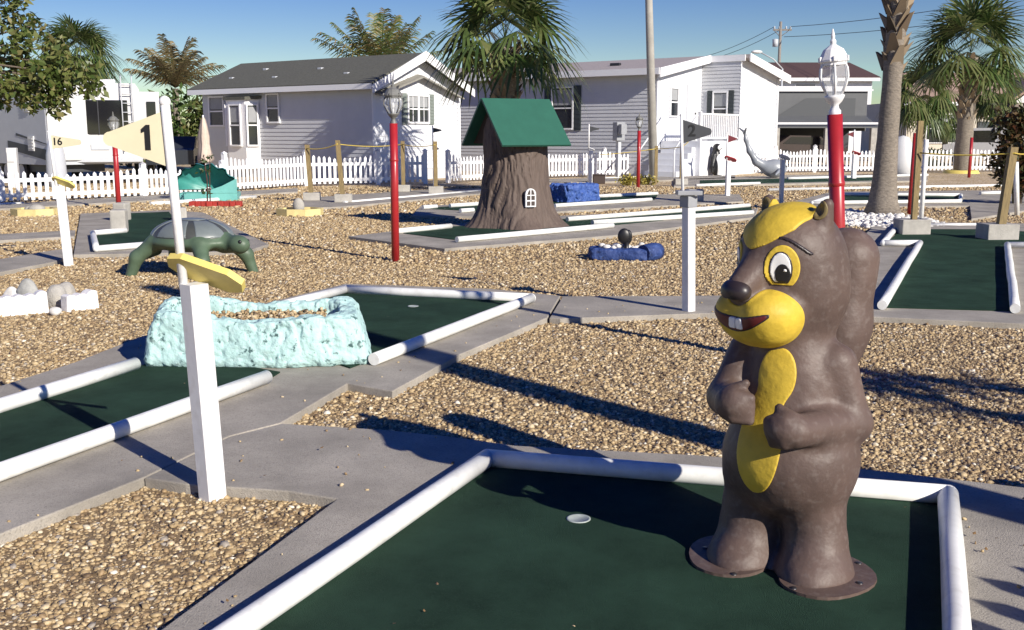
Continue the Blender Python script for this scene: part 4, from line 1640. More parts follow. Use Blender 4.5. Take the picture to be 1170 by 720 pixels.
for lab, (x, y), s in (('low yellow leafy shrub left of the far red lamp', (716, 212), 1.0), ('low yellow leafy shrub right of the far red lamp', (737, 211), .85)):
    t = thing('yellow_shrub', G(x, y), lab, 'shrub', 'yellow shrubs by the fence')
    m = MB()
    leaf_cloud(m, [((random.uniform(-.2, .2), random.uniform(-.1, .1), .16 * s), (.22 * s, .2 * s, .16 * s)) for _ in range(4)], 90, .10)
    m.build('foliage', YLF, t)

# ------------------------------------------------------------------ trailers and other distant buildings
RVW = M('trailer_white', (.62, .62, .62), .3, var=.03, scale=2)
RVG = M('trailer_shaded_grey', (.48, .50, .54), .35, var=.05, scale=2)  # shaded side of the far left trailer as a darker copy; hitch cover too
TINT = M('tinted_window', (.014, .014, .017), .08, spec=.7)
TYRE = M('tyre_rubber', (.02, .02, .02), .8)


def wheel(t, c, r, w, axis):
    a = Vector(axis).normalized() * w / 2
    c = Vector(c)
    o = MB().tube([c - a, c + a], r, 20, smooth=False).build('wheel', TYRE, t)
    MB().tube([c - a * 1.06, c + a * 1.06], r * .55, 16, smooth=False).build('rim', LGREY, o)


rv = thing('travel_trailer', (at(121, 200, 31)[0], 31.0, 0), 'white travel trailer seen from behind with wide dark rear window and ladder', 'trailer', 'trailers parked behind the left fence', rz=R(19))
m = MB()
prof = [(-1.14, .62), (1.05, .62), (1.05, 2.75), (.95, 2.92), (-1.04, 2.92), (-1.14, 2.80)]
m.plate([(x, 0, z) for x, z in prof], (0, 1, 0), 7.5)
m.box((-.1, 3.5, 3.0), (.9, .9, .35), bev=.06)
m.build('body', RVW, rv)
o = MB()
o.box((-.1, -.02, 1.95), (1.62, .05, .98), bev=.02).build('rear_window', TINT, rv)
MB().box((-.1, -.055, 1.95), (.03, .02, .96)).build('window_bar', STEEL, rv)
MB().box((1.32, 1.2, 1.72), (.56, 2.2, 1.95), bev=.03).build('slide_out', RVW, rv)
MB().box((1.36, .08, 2.1), (.26, .05, .62), bev=.02).build('slide_window', TINT, rv)
m = MB()
for x in (.56, .86):
    m.tube([(x, -.10, .95), (x, -.14, 2.5), (x, -.12, 3.1), (x, .25, 3.15)], .018, 8)
for i in range(8):
    m.tube([(.56, -.12, 1.05 + i * .26), (.86, -.12, 1.05 + i * .26)], .015, 6)
m.build('ladder', LGREY, rv)
MB().box((0, -.06, .74), (2.1, .14, .16), bev=.02).build('bumper', LGREY, rv)
for s in (-1.06, .98):
    MB().box((s + .0, -.02, 1.30), (.11, .05, .28), bev=.01).build('tail_light', RED, rv)
MB().box((-.1, -.02, 1.10), (.5, .03, .16)).build('number_plate', LGREY, rv)
for y in (3.6, 4.5):
    wheel(rv, (-1.0, y, .38), .38, .26, (1, 0, 0))
    wheel(rv, (.9, y, .38), .38, .26, (1, 0, 0))
rv2 = thing('motorhome', (at(57, 200, 30)[0], 30.0, 0), 'trailer with shaded grey side, sunlit white end and dark swoosh stripes at the far left edge', 'trailer', 'trailers parked behind the left fence', rz=R(-42))
m = MB().prism([(-7.0, 0), (-.03, 0), (-.03, 2.0), (-7.0, 2.0)], .6, 2.75)
m.build('body', RVG, rv2)
m = MB().box((.0, .62, 1.72), (.12, 1.22, 2.0), bev=.04)
m.build('end_wall', RVW, rv2)
m = MB().box((-.12, 1.66, 1.7), (.2, .7, 2.1), bev=.04)
m.build('rear_cap', RVG, rv2)
for (z0, z1, x0) in ((.78, 1.18, -2.6), (1.25, 1.33, -2.0)):
    MB().plate([(x0, -.001, z0 + .25), (-.06, -.001, z0 - .05), (-.06, -.001, z1 - .15), (x0, -.001, z1 + .1)], (0, -1, 0), .012).build('stripe', DGREY, rv2)
for x, z in ((-1.15, 2.3), (-1.0, 1.2)):
    q = MB().box((x, -.02, z), (.36, .04, .42))
    for i in range(4):
        q.box((x, -.05, z - .14 + .09 * i), (.28, .02, .03))
    q.build('vent_grille', RVW, rv2)
for x in (-2.1, -3.1):
    wheel(rv2, (x, .25, .38), .38, .26, (0, 1, 0))
MB().box((-3.5, 1.0, .5), (6.4, 1.6, .24)).build('chassis', DGREY, rv2)
dish = thing('propane_cover', G(66, 214), 'grey rounded hitch cover between the two trailers', 'cover')
o = MB().lathe([(0, 0), (.24, 0), (.27, .35), (.25, .9), (.18, 1.25), (.08, 1.42), (0, 1.45)], n=18)
o.build('cover', RVG, dish)
ub = thing('utility_pedestal', G(17, 215), 'white trailer hookup pedestal behind the left fence', 'pedestal')
MB().box((0, 0, .55), (.26, .2, 1.1), R(10), bev=.02).box((0, -.11, .85), (.18, .03, .26), R(10)).build('box', RVW, ub)
for (x, l) in ((181, 'dark parked car part hidden behind the cream flag and fence'),):
    cr_ = thing('parked_car', (at(204, 200, 41)[0], 41, 0), l, 'car', rz=R(100))
    pr = [(-2.1, .35), (2.1, .35), (2.12, .72), (1.2, .85), (.55, 1.35), (-1.1, 1.38), (-1.75, .95), (-2.1, .88)]
    m = MB().plate([(a, -.85, b) for a, b in pr], (0, 1, 0), 1.7)
    m.build('body', M('car_dark', (.03, .035, .045), .25), cr_)
    m = MB().plate([(a, -.862, b) for a, b in [(.95, .9), (.5, 1.28), (-1.05, 1.30), (-1.5, .95)]], (0, 1, 0), 1.724)
    m.build('window', TINT, cr_)
    for a in (-1.3, 1.3):
        for s in (-.78, .78):
            wheel(cr_, (a, s, .33), .33, .2, (0, 1, 0))
# carport house, upper house, far right house
ch_ = thing('carport_house', (at(942, 170, 56)[0], 56, 0), 'dark grey house with shaded carport and white fascia right of the porch house', 'house')
DKS = M('dark_grey_siding', (.115, .12, .125), .6, var=.08, scale=2)
m = MB().prism([(-3.2, .4), (2.2, .4), (2.2, 7), (-3.2, 7)], 1.8, 3.7)
m.plate([(-3.2, -1.8, 1.75), (2.2, -1.8, 1.75), (2.2, .4, 2.35), (-3.2, .4, 2.35)], (0, 0, 1), .06)
m.plate([(2.2, .4, 1.6), (2.2, 7, 1.6), (2.2, 7, 3.7), (2.2, .4, 3.7)], (1, 0, 0), .05)
m.build('wall', DKS, ch_)
m = MB().box((-.5, .36, 3.78), (5.8, .2, .26)).box((-.5, -1.82, 1.98), (5.5, .08, .10))
m.build('fascia', TRIM, ch_)
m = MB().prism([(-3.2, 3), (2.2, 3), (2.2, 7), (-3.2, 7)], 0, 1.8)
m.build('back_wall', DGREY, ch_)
for x in (-3.0, -.4, 1.95):
    MB().box((x, -1.7, .87), (.3, .3, 1.74), bev=.02).build('pillar', CONC2, ch_)
m = MB().box((.2, .35, 2.9), (1.3, .06, .5))
m.build('window', TINT, ch_)
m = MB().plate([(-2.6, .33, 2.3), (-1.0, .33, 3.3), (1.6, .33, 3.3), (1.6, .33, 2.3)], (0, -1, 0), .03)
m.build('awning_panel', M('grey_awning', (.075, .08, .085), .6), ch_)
cc = thing('parked_car', (at(908, 185, 57)[0], 55.6, 0), 'dark car parked in the shade of the carport', 'car', rz=R(10))
pr = [(-2.1, .35), (2.1, .35), (2.12, .72), (1.2, .85), (.55, 1.35), (-1.1, 1.38), (-1.75, .95), (-2.1, .88)]
MB().plate([(a, -.85, b) for a, b in pr], (0, 1, 0), 1.7).build('body', M('car_brown', (.05, .035, .03), .3), cc)
MB().plate([(a, -.862, b) for a, b in [(.95, .9), (.5, 1.28), (-1.05, 1.30), (-1.5, .95)]], (0, 1, 0), 1.724).build('window', TINT, cc)
for a in (-1.3, 1.3):
    for s in (-.78, .78):
        wheel(cc, (a, s, .33), .33, .2, (0, 1, 0))
uh = thing('white_house', (at(940, 150, 82)[0], 82, 0), 'two storey white house with maroon roof behind the carport', 'house')
MB().prism([(-4.6, 0), (3.6, 0), (3.6, 8), (-4.6, 8)], 0, 5.7).build('wall', SIDW, uh)
m = MB().plate([(-5.0, -.5, 5.55), (4.0, -.5, 5.55), (3.0, 4, 6.9), (-4.0, 4, 6.9)], (0, -.3, 1), .15)
m.plate([(4.0, -.5, 5.55), (4.0, 8.5, 5.55), (3.0, 4, 6.9)], (.8, 0, .6), .12)
m.build('roof', M('maroon_roof', (.085, .048, .044), .85, var=.2, scale=8), uh)
MB().box((-.5, -.52, 5.50), (9.0, .1, .24)).build('fascia', TRIM, uh)
MB().box((-.5, -.6, 4.7), (8.0, .12, .12)).build('balcony_rail', TRIM, uh)
window(uh, (-1.5, 0, 4.0), (1, 0, 0), (0, -1, 0), 1.6, 1.2)
rh = thing('cream_house', (at(1105, 170, 62)[0], 62, 0), 'cream house with tan tiled roof and white arches behind the fan palm', 'house')
CRW = M('cream_stucco', (.62, .56, .46), .8, var=.08, scale=2)
TAN = M('tan_tile_roof', (.36, .25, .19), .85, var=.25, scale=8, bump=.4)
MB().prism([(-3.6, 0), (6.5, 0), (6.5, 8), (-3.6, 8)], 0, 3.3).prism([(2.0, -.9), (5.0, -.9), (5.0, 0), (2.0, 0)], 0, 3.3).build('wall', CRW, rh)
m = MB().plate([(-4.1, -.5, 3.25), (7.0, -.5, 3.25), (5.6, 4, 5.0), (-2.6, 4, 5.0)], (0, -.4, 1), .15)
m.plate([(1.6, -1.3, 3.1), (3.5, -1.3, 4.4), (3.5, 2, 4.7), (1.6, -.3, 3.1)], (-.5, 0, 1), .12)
m.plate([(5.4, -1.3, 3.1), (3.5, -1.3, 4.4), (3.5, 2, 4.7), (5.4, -.3, 3.1)], (.5, 0, 1), .12)
m.build('roof', TAN, rh)
MB().plate([(2.05, -.93, 3.2), (4.95, -.93, 3.2), (3.5, -.93, 4.25)], (0, -1, 0), .05).box((-1.2, -.52, 3.15), (5.6, .08, .2)).build('gable_trim', TRIM, rh)
window(rh, (-1.4, 0, .9), (1, 0, 0), (0, -1, 0), 2.2, 1.7)
window(rh, (3.5, -.9, .9), (1, 0, 0), (0, -1, 0), 1.5, 1.6)
MB().box((1.0, -.03, 1.1), (1.0, .06, 2.1)).build('door', SHUT, rh)
wc_ = thing('parked_van', (at(1132, 185, 50)[0], 50, 0), 'small white van parked behind the fence right of the fan palm', 'van', rz=R(150))
pr = [(-2.0, .35), (2.0, .35), (2.05, .95), (1.55, 1.05), (1.0, 1.72), (-1.8, 1.75), (-2.0, 1.5)]
MB().plate([(a, -.85, b) for a, b in pr], (0, 1, 0), 1.7).build('body', RVW, wc_)
MB().plate([(a, -.862, b) for a, b in [(1.35, 1.08), (.95, 1.6), (-.2, 1.62), (-.2, 1.08)]], (0, 1, 0), 1.724).build('window', TINT, wc_)
for a in (-1.25, 1.3):
    for s in (-.78, .78):
        wheel(wc_, (a, s, .33), .33, .2, (0, 1, 0))
wt_ = thing('white_tank', G(1029, 203), 'white rounded tank standing just right of the tall palm trunk', 'tank')
MB().lathe([(0, 0), (.42, 0), (.44, .6), (.36, 1.05), (.2, 1.36), (0, 1.42)], n=20).build('tank', RVW, wt_)

# ------------------------------------------------------------------ poles and wires
lp = thing('light_pole', G(747, 206), 'tall pale concrete light pole rising out of the picture before the right grey house', 'pole')
lp.rotation_euler = (0, R(-2.9), 0)
MB().tube([(0, 0, -.2), (0, 0, 5), (0, 0, 9.5)], [.145, .12, .085], 16).build('shaft', M('pole_concrete', (.36, .345, .31), .85, var=.15, scale=3), lp)
MB().box((0, -.6, 9.45), (.22, 1.2, .12), bev=.03).build('lamp_head', LGREY, lp)
up = thing('utility_pole', (at(889, 100, 88)[0], 88, 0), 'distant wooden utility pole with crossarm and insulators above the rooftops', 'utility pole')
UPW = M('pole_wood_grey', (.22, .20, .18), .85, var=.2)
MB().tube([(0, 0, 0), (0, 0, 10.4)], [.17, .11], 10).build('shaft', UPW, up)
MB().box((.15, 0, 9.75), (1.5, .12, .13)).tube([(-.5, .0, 9.7), (0, 0, 9.2)], .03, 6).tube([(.7, 0, 9.7), (0, 0, 9.2)], .03, 6).build('crossarm', UPW, up)
for x in (-.5, -.1, .45, .8):
    MB().lathe([(.05, 9.82), (.09, 9.86), (.05, 9.95), (.08, 9.99), (.0, 10.05)], (x, 0, 0), 8).build('insulator', LGREY, up)
MB().lathe([(.0, 8.4), (.22, 8.42), (.24, 9.0), (.0, 9.05)], (-.38, 0, 0), 12).build('transformer', LGREY, up)
sl_ = thing('street_lamp', (at(893, 100, 80)[0], 80, 0), 'distant street lamp arm reaching left over the porch house roof', 'street lamp')
MB().tube([(0, 0, 0), (0, 0, 6.2)], .07, 10).tube([(0, 0, 6.2), (-.7, 0, 6.9), (-1.6, 0, 7.35)], .045, 8).build('pole', LGREY, sl_)
MB().ball((-1.95, 0, 7.42), (.42, .2, .13), 12, 8).build('lamp_head', WHITE, sl_)
for i, (dx, dz, x1, y1) in enumerate(((-.5, 10.0, 780, 70), (.8, 10.0, 1290, -30), (-.1, 9.7, 790, 72), (.3, 9.2, 1300, -8))):
    p0 = Vector((up.location.x + dx, 88, dz))
    p1 = Vector(at(x1, y1, 108 if x1 < 900 else 60))
    pts_ = [p0.lerp(p1, k / 10) - Vector((0, 0, 1.2 * 4 * (k / 10) * (1 - k / 10) * .35)) - p0 for k in range(11)]
    o = MB().tube(pts_, .022, 5).build('power_line', M('wire_black', (.03, .03, .035), .6))
    o.location = p0
    tag(o, ['upper power line running left from the utility pole', 'upper power line running right from the utility pole', 'lower power line running left from the utility pole', 'lower power line running right from the utility pole'][i], 'wire', 'power lines')

# ------------------------------------------------------------------ palms
PLEAF = leaf_mat('fan_palm_leaf', [(.035, .068, .018), (.075, .120, .032), (.120, .168, .052), (.20, .215, .085), (.085, .118, .036)], .36, .28)
PDEAD = leaf_mat('dead_palm_leaf', [(.16, .10, .05), (.24, .16, .08), (.12, .075, .04), (.30, .22, .12)], .7, .15)
CLEAF = leaf_mat('feather_palm_leaf', [(.06, .10, .025), (.11, .15, .04), (.19, .19, .06), (.28, .20, .08)], .45, .25)
CDRY = leaf_mat('dry_feather_leaf', [(.17, .14, .06), (.26, .20, .10), (.10, .11, .04), (.32, .24, .13)], .6, .25)
PTRK = M('palm_trunk_bark', (.21, .18, .145), .9, var=.35, scale=6, stretch=(2, 2, 5), bump=.7, bscale=12)
PBOOT = leaf_mat('palm_boot', [(.10, .07, .045), (.22, .165, .105), (.30, .235, .16), (.06, .045, .03)], .9, .0)


def fan_leaf(m, base, d, rad, pet, droop, nseg=26, wid=.05):
    d = Vector(d).normalized()
    side = d.cross(Vector((0, 0, 1)))
    if side.length < .1:
        side = Vector((1, 0, 0))
    side.normalize()
    base = Vector(base)
    hub = base + d * pet + Vector((0, 0, -.12 * pet * droop))
    m.add([base + side * .012, base - side * .012, hub - side * .008, hub + side * .008], [(0, 1, 2, 3)])
    dd = (d + Vector((0, 0, -.35 * droop))).normalized()
    up_ = side.cross(dd).normalized()
    for i in range(nseg):
        a = -2.15 + 4.3 * (i + .5) / nseg + random.uniform(-.04, .04)
        L = rad * (1 - .22 * abs(a) / 2.15) * random.uniform(.88, 1.08)
        dr = dd * math.cos(a) + side * math.sin(a) + up_ * (.10 * math.cos(2 * a) - .18 * abs(math.sin(a)))
        dr.normalize()
        per = (dr.cross(up_)).normalized()
        pts_ = []
        for s_, wf in ((.02, .25), (.45, 1.0), (.75, .75), (1.0, .04)):
            q = hub + dr * L * s_ + Vector((0, 0, -droop * .42 * L * s_ ** 2.4))
            pts_ += [q + per * wid * wf * .5, q - per * wid * wf * .5]
        m.add(pts_, [(0, 1, 3, 2), (2, 3, 5, 4), (4, 5, 7, 6)])


def trunk_mesh(m, h, r0, r1, lean=(0, 0), flare=.0, n=16, rings=22):
    pts_, rs = [], []
    for i in range(rings + 1):
        s_ = i / rings
        pts_.append((lean[0] * s_ ** 1.4, lean[1] * s_, h * s_ - .05))
        rs.append((r0 + (r1 - r0) * s_) * (1 + .03 * random.uniform(-1, 1)) + flare * math.exp(-s_ * h / .35))
    return m.tube(pts_, rs, n, wob=lambda i, j: 1 + .04 * math.sin(j * 2.3 + i * .7) + .02 * random.uniform(-1, 1))


def boots(m, h0, h1, r, lean=(0, 0), H=1, n=40, size0=.16):
    for i in range(n):
        z = h0 + (h1 - h0) * i / n
        a = i * 2.4 + random.uniform(-.35, .35)
        if random.random() < .12:
            continue
        size = size0 * random.uniform(.45, 1.2)
        z += random.uniform(-.06, .06)
        s_ = max(.01, z / H)
        c = Vector((lean[0] * s_ ** 1.4, lean[1] * s_, z))
        o = Vector((math.cos(a), math.sin(a), 0))
        t_ = Vector((-o.y, o.x, 0))
        b = c + o * (r * .95)
        tip = b + o * size * .75 + Vector((0, 0, size * 1.1))
        w0, w1 = size * .5, size * .16
        m.add([b + t_ * w0 - Vector((0, 0, .05)), b - t_ * w0 - Vector((0, 0, .05)), tip - t_ * w1, tip + t_ * w1, b - o * .02 + t_ * w0 * .6 + Vector((0, 0, size * .5)), b - o * .02 - t_ * w0 * .6 + Vector((0, 0, size * .5))],
              [(0, 1, 2, 3), (4, 3, 2, 5), (0, 3, 4), (1, 5, 2)])


def fan_palm(loc, h, r0, r1, crown, label, nleaf=38, lean=(0, 0), flare=0., boot=(.5, 1), dead=8, nseg=24, nb=46, bsz=.17, pet=.75, droop=1.0, wid=.05, emin=-.75):
    t = thing('fan_palm', loc, label, 'palm tree', 'fan palms')
    trunk_mesh(MB(), h, r0, r1, lean, flare).build('trunk', PTRK, t)
    if boot:
        b = MB()
        boots(b, h * boot[0], h * boot[1], r1 * 1.02, lean, h, nb, bsz)
        b.build('leaf_bases', PBOOT, t)
    c = MB()
    cc_ = Vector((lean[0], lean[1], h))
    for i in range(nleaf):
        a = i * 2.39996 + random.uniform(-.2, .2)
        e = emin + (1.35 - emin) * ((i + .5) / nleaf) ** .9
        d = (math.cos(a) * math.cos(e), math.sin(a) * math.cos(e), math.sin(e))
        k = crown * random.uniform(.88, 1.1)
        fan_leaf(c, cc_ + Vector((0, 0, .25 * (i / nleaf))), d, k * .55, k * pet * .62, droop * (1.15 if e < .5 else .7), nseg, wid)
    c.build('crown', PLEAF, t)
    if dead:
        c = MB()
        for i in range(dead):
            a = i * 2.4 + 1
            d = (math.cos(a) * .55, math.sin(a) * .55, -.75)
            fan_leaf(c, cc_ - Vector((0, 0, .1)), d, crown * .45, crown * .3, .7, 16, wid)
        c.build('dead_fronds', PDEAD, t)
    return t


def feather_frond(m, base, d, L, droop, nl=34, ll=.55, wid=.058):
    d = Vector(d).normalized()
    base = Vector(base)
    side = d.cross(Vector((0, 0, 1))).normalized()
    pts_ = []
    for i in range(nl + 1):
        s_ = i / nl
        pts_.append(base + d * L * s_ + Vector((0, 0, -droop * L * s_ * s_)))
    m.tube(pts_[::4] + [pts_[-1]], [.03 * (1 - .8 * i / (len(pts_[::4]))) for i in range(len(pts_[::4]) + 1)], 5)
    for i in range(3, nl + 1):
        s_ = i / nl
        tan = (pts_[i] - pts_[i - 1]).normalized()
        for sg in (-1, 1):
            l_ = ll * (.35 + .65 * math.sin(PI * min(1, .15 + .85 * s_) ** .8)) * random.uniform(.8, 1.1)
            o = (side * sg * .75 + tan * .65 + Vector((0, 0, -.25 + .2 * random.uniform(-1, 1)))).normalized()
            p, q = pts_[i], None
            mid_ = p + o * l_ * .5
            tip_ = p + o * l_ + Vector((0, 0, -.35 * l_))
            pw = tan * wid * .5
            m.add([p - pw, p + pw, mid_ + pw, mid_ - pw, tip_], [(0, 1, 2, 3), (3, 2, 4)])


def feather_palm(loc, h, r, L, label, mat, n=16, emin=-.2, emax=1.35, ll=.55, droop=.35, lean=(0, 0)):
    t = thing('feather_palm', loc, label, 'palm tree', 'feather palms behind the houses')
    trunk_mesh(MB(), h, r, r * .75, lean).build('trunk', PTRK, t)
    m = MB()
    for i in range(n):
        a = i * 2.39996 + .4
        e = emin + (emax - emin) * (i + .5) / n
        feather_frond(m, (lean[0], lean[1], h), (math.cos(a) * math.cos(e), math.sin(a) * math.cos(e), math.sin(e)), L * random.uniform(.85, 1.1), droop * random.uniform(.7, 1.4), 30, ll)
    m.build('crown', mat, t)
    return t


def tz(py, Y):
    return at(585, py, Y)[2]


p = G(577, 216)
fan_palm(p, tz(52, p[1]) , .34, .36, 2.42, 'bushy fan palm with wide drooping crown right behind the stump house', 32, boot=(.55, .98), dead=0, nb=70, bsz=.22, wid=.085, emin=-.28, droop=1.1, nseg=22)
p = G(1008, 246)
fan_palm(p, 6.6, .19, .145, 2.2, 'tall palm with bare grey trunk beside the red lamp, its crown above the picture', 34, lean=(.12, 0), flare=.20, boot=(.40, 1), nb=110, bsz=.24, dead=6, wid=.07)
p = G(1099, 198)
fan_palm(p, tz(64, p[1]), .33, .27, 2.75, 'fan palm with full green crown at right behind the rope posts', 34, emin=-.42, boot=(.45, .98), nb=60, bsz=.24, dead=0, wid=.085, droop=.85)
p = at(1050, 190, 46)
fan_palm((p[0], 46, 0), tz(112, 46), .2, .18, 2.0, 'smaller fan palm with hanging fronds behind the tall wooden rope post', 26, dead=0, wid=.075, boot=None, droop=1.3)
p = at(1131, 190, 54)
fan_palm((p[0], 54, 0), tz(110, 54), .2, .17, 1.9, 'smaller fan palm before the cream house gable', 24, dead=2, wid=.075, boot=None, droop=1.3)
p = at(1078, 190, 55)
fan_palm((p[0], 55, 0), tz(140, 55), .15, .13, 1.3, 'short young fan palm before the cream house windows', 20, dead=0, wid=.06, boot=None, droop=1.2)
p = at(97, 190, 46)
fan_palm((p[0], 46, 0), tz(68, 46), .3, .26, 2.25, 'dense round fan palm behind the white trailer at left', 52, dead=14, wid=.07, boot=None, droop=1.2, emin=-1.0)
p = at(205, 190, 50)
feather_palm((p[0], 50, 0), tz(100, 50), .2, 3.0, 'brown drying feather palm above the bushes left of the grey roof', CDRY, 22, emin=.45, ll=.80, droop=.24)
p = at(437, 190, 46)
feather_palm((p[0], 46, 0), tz(86, 46), .22, 3.5, 'feather palm with tattered fronds rising behind the left grey house roof', CLEAF, 20, emin=.55, ll=.95, droop=.18)
# yellow ring at the palm foot
p = G(1098, 198)
tag(MB().lathe([(.42, 0), (.46, .12), (.60, .12), (.66, 0)], tuple(p), 24).build('edging_ring', YELLOWB), 'yellow edging ring round the foot of the right fan palm', 'edging')

# ------------------------------------------------------------------ trees and bushes
TLEAF = leaf_mat('tree_leaf', [(.05, .085, .018), (.085, .125, .028), (.13, .16, .04), (.18, .20, .06), (.24, .21, .085)], .45, .3)
BLEAF = leaf_mat('bush_leaf', [(.02, .04, .012), (.04, .07, .018), (.06, .085, .025)], .5, .2)
RLEAF = leaf_mat('croton_leaf', [(.03, .035, .012), (.06, .055, .018), (.11, .06, .02), (.05, .06, .02), (.13, .045, .02)], .45, .2)
BRK = M('tree_bark', (.14, .11, .085), .9, var=.3, scale=8, bump=.5)
p = at(-95, 200, 19)
tr = thing('leafy_tree', (p[0], 19, 0), 'leafy green tree hanging over the trailers at the upper left', 'tree')
m = MB()
cl = []
m.tube([(0, 0, 0), (.1, 0, 1.6), (.15, .1, 2.8)], [.16, .13, .10], 10)
loc = Vector(tr.location)
for (px, py, dy) in ((10, 20, .2), (22, 50, -.2), (-10, 60, 0), (30, 90, .3), (5, 95, -.3), (50, 100, .1), (68, 70, -.1), (62, 55, .3), (45, 80, -.3), (62, 118, .1), (104, 100, .0), (100, 82, .1), (-30, 30, 0), (-40, 80, .4), (15, -5, 0), (75, 95, 0), (18, 105, .2), (38, 112, -.1), (20, 70, .1), (35, 30, .2), (66, 106, 0), (-5, 110, .2)):
    q = Vector(at(px, py, 19 + dy)) - loc
    cl.append((q, (.20 if px > 60 else .27, .30, .24)))
    st = Vector((.15, .1, 2.6))
    m.tube([st, st.lerp(q, .55) + Vector((0, 0, .12)), q], [.045, .025, .008], 6)
m.build('trunk', BRK, tr)
m = MB()
leaf_cloud(m, cl, 130, .15, .48)
m.build('crown', TLEAF, tr)


def bush(px, Y, w, h, label, mat, cat='bush', n=11, k=130, ls=.16, name='bush', z=0):
    q = at(px, 190, Y)
    t = thing(name, (q[0], Y, z), label, cat, 'bushes and hedges in the background')
    m = MB()
    cs = []
    for i in range(n):
        a = random.uniform(0, 2 * PI)
        zz = random.uniform(.18, .82) * h
        rr = w * .5 * random.uniform(.1, .75) * (1 - .35 * zz / h)
        cs.append(((rr * math.cos(a), rr * math.sin(a) * .7, zz), (w * random.uniform(.16, .26), w * .2, h * random.uniform(.12, .2))))
    leaf_cloud(m, cs, k, ls, .45)
    m.build('foliage', mat, t)
    s = MB()
    for i in range(5):
        c = cs[i][0]
        s.tube([(c[0] * .15, c[1] * .15, 0), (c[0] * .6, c[1] * .6, c[2] * .6), c], [.05, .03, .012], 6)
    s.build('stems', BRK, t)


bush(185, 44, 3.6, 3.6, 'tall green bush beside the white trailer under the brown feather palm', leaf_mat('cane_leaf', [(.05, .09, .02), (.08, .13, .03), (.12, .16, .05)], .5, .25), ls=.30, n=14, k=170)
bush(228, 45, 2.2, 3.3, 'green bush reaching the left end of the grey roof', TLEAF, ls=.25)
bush(148, 47, 2.0, 3.6, 'dark green bush behind the white trailer slide out', BLEAF, ls=.25)
bush(1166, 22, 1.5, 2.6, 'dark reddish bush cut off by the right picture edge', RLEAF, ls=.14, n=18, k=190)
bush(1062, 47, 2.2, .9, 'low clipped hedge before the cream house', BLEAF, ls=.14)
bush(650, 58, 3, 4.4, 'dark tree top showing over the roof right of the big fan palm', BLEAF, ls=.2)
# hedge line far away closes the horizon
m = MB()
for i in range(110):
    x = -120 + 240 * i / 109 + random.uniform(-1, 1)
    leaf_cloud(m, [((x, 150 + random.uniform(-3, 3), random.uniform(1, 3.6)), (2.2, 2, random.uniform(1, 2.0)))], 45, 1.0, .6)
tag(m.build('far_trees', BLEAF), 'far line of trees along the horizon', 'trees', kind='stuff')

# ------------------------------------------------------------------ clam, umbrella, rings, bricks, blocks
cl_ = thing('clam_obstacle', G(236, 229), 'large open turquoise clam shell by the left fence, half hidden by the flag pole', 'obstacle', rz=R(8))
TQS = M('shell_turquoise', (.05, .26, .23), .45, var=.2, scale=3)
TQB = M('base_turquoise', (.15, .43, .40), .5, var=.15, scale=3)
m = MB()
rows = []
K = 26
for i in range(9):
    u = i / 8
    for j in range(K + 1):
        a = PI * (.03 + .94 * j / K)
        rb = .08 + .62 * math.sin(u * PI * .55) ** .8
        rb *= 1 + .055 * math.cos(j * PI * 2 / 3.7)
        rows.append((rb * math.cos(a) * 1.05, .30 - .62 * u ** 1.3 + .10 * math.sin(a), .22 + rb * math.sin(a) * .92 - .05 * u))
vs = rows + [(x * .96, y + .05, z - .02) for x, y, z in rows]
N = len(rows)
fs = []
for i in range(8):
    for j in range(K):
        q = (i * (K + 1) + j, i * (K + 1) + j + 1, (i + 1) * (K + 1) + j + 1, (i + 1) * (K + 1) + j)
        fs.append(q)
        fs.append(tuple(N + k for k in q[::-1]))
m.add(vs, fs, True)
m.build('upper_shell', TQS, cl_)
m = MB().prism([(-.55, -.35), (.72, -.35), (.72, .35), (-.55, .35)], 0, .18)
m.build('base', TQB, cl_)
m = MB().plate([(-.05, -.36, .18), (.72, -.36, .18), (.72, -.36, .50), (.4, -.36, .34)], (0, 1, 0), .06)
m.build('lower_lip', TQB, cl_)
o = MB()
for i in range(9):
    o.box((-.28 + .12 * i, random.uniform(-.02, .02), .055), (.118, .16, .11), random.uniform(-.05, .05), bev=.015)
o = o.build('red_edging', M('red_brick_paint', (.36, .035, .025), .7, var=.25, scale=12))
o.location = tuple(G(236, 236))
tag(o, 'low red painted edging blocks in front of the turquoise clam', 'edging')
sp = thing('sapling', G(237, 234), 'thin bare sapling growing before the turquoise clam', 'sapling')
MB().tube([(0, 0, 0), (.02, 0, .5), (-.03, 0, 1.05)], [.018, .014, .008], 6).tube([(.06, 0, 0), (.07, .02, .6), (.10, 0, 1.0)], [.016, .012, .006], 6).build('stem', M('sapling_bark', (.07, .03, .025), .8), sp)
m = MB()
leaf_cloud(m, [((-.02, 0, .72), (.16, .1, .07)), ((.0, 0, .28), (.1, .1, .06)), ((.06, 0, .98), (.12, .08, .08))], 26, .09)
m.build('leaves', BLEAF, sp)
um = thing('garden_umbrella', G(236, 215), 'closed beige garden umbrella standing before the left grey house', 'umbrella')
BEI = M('beige_canvas', (.58, .48, .40), .8, var=.15, scale=5)
MB().tube([(0, 0, 0), (0, 0, 1.98)], .022, 8).build('pole', TRIM, um)
m = MB()
n = 18
prof = [(.15, .72), (.18, .8), (.14, 1.0), (.12, 1.2), (.13, 1.4), (.09, 1.65), (.05, 1.85), (.02, 1.92)]
vs, fs = [], []
for i, (r_, z) in enumerate(prof):
    for j in range(n):
        a = 2 * PI * j / n
        q = r_ * (1 + .28 * (1 if j % 2 else -1)) * (1.0 + .1 * math.sin(3 * a + i))
        vs.append((q * math.cos(a), q * math.sin(a), z))
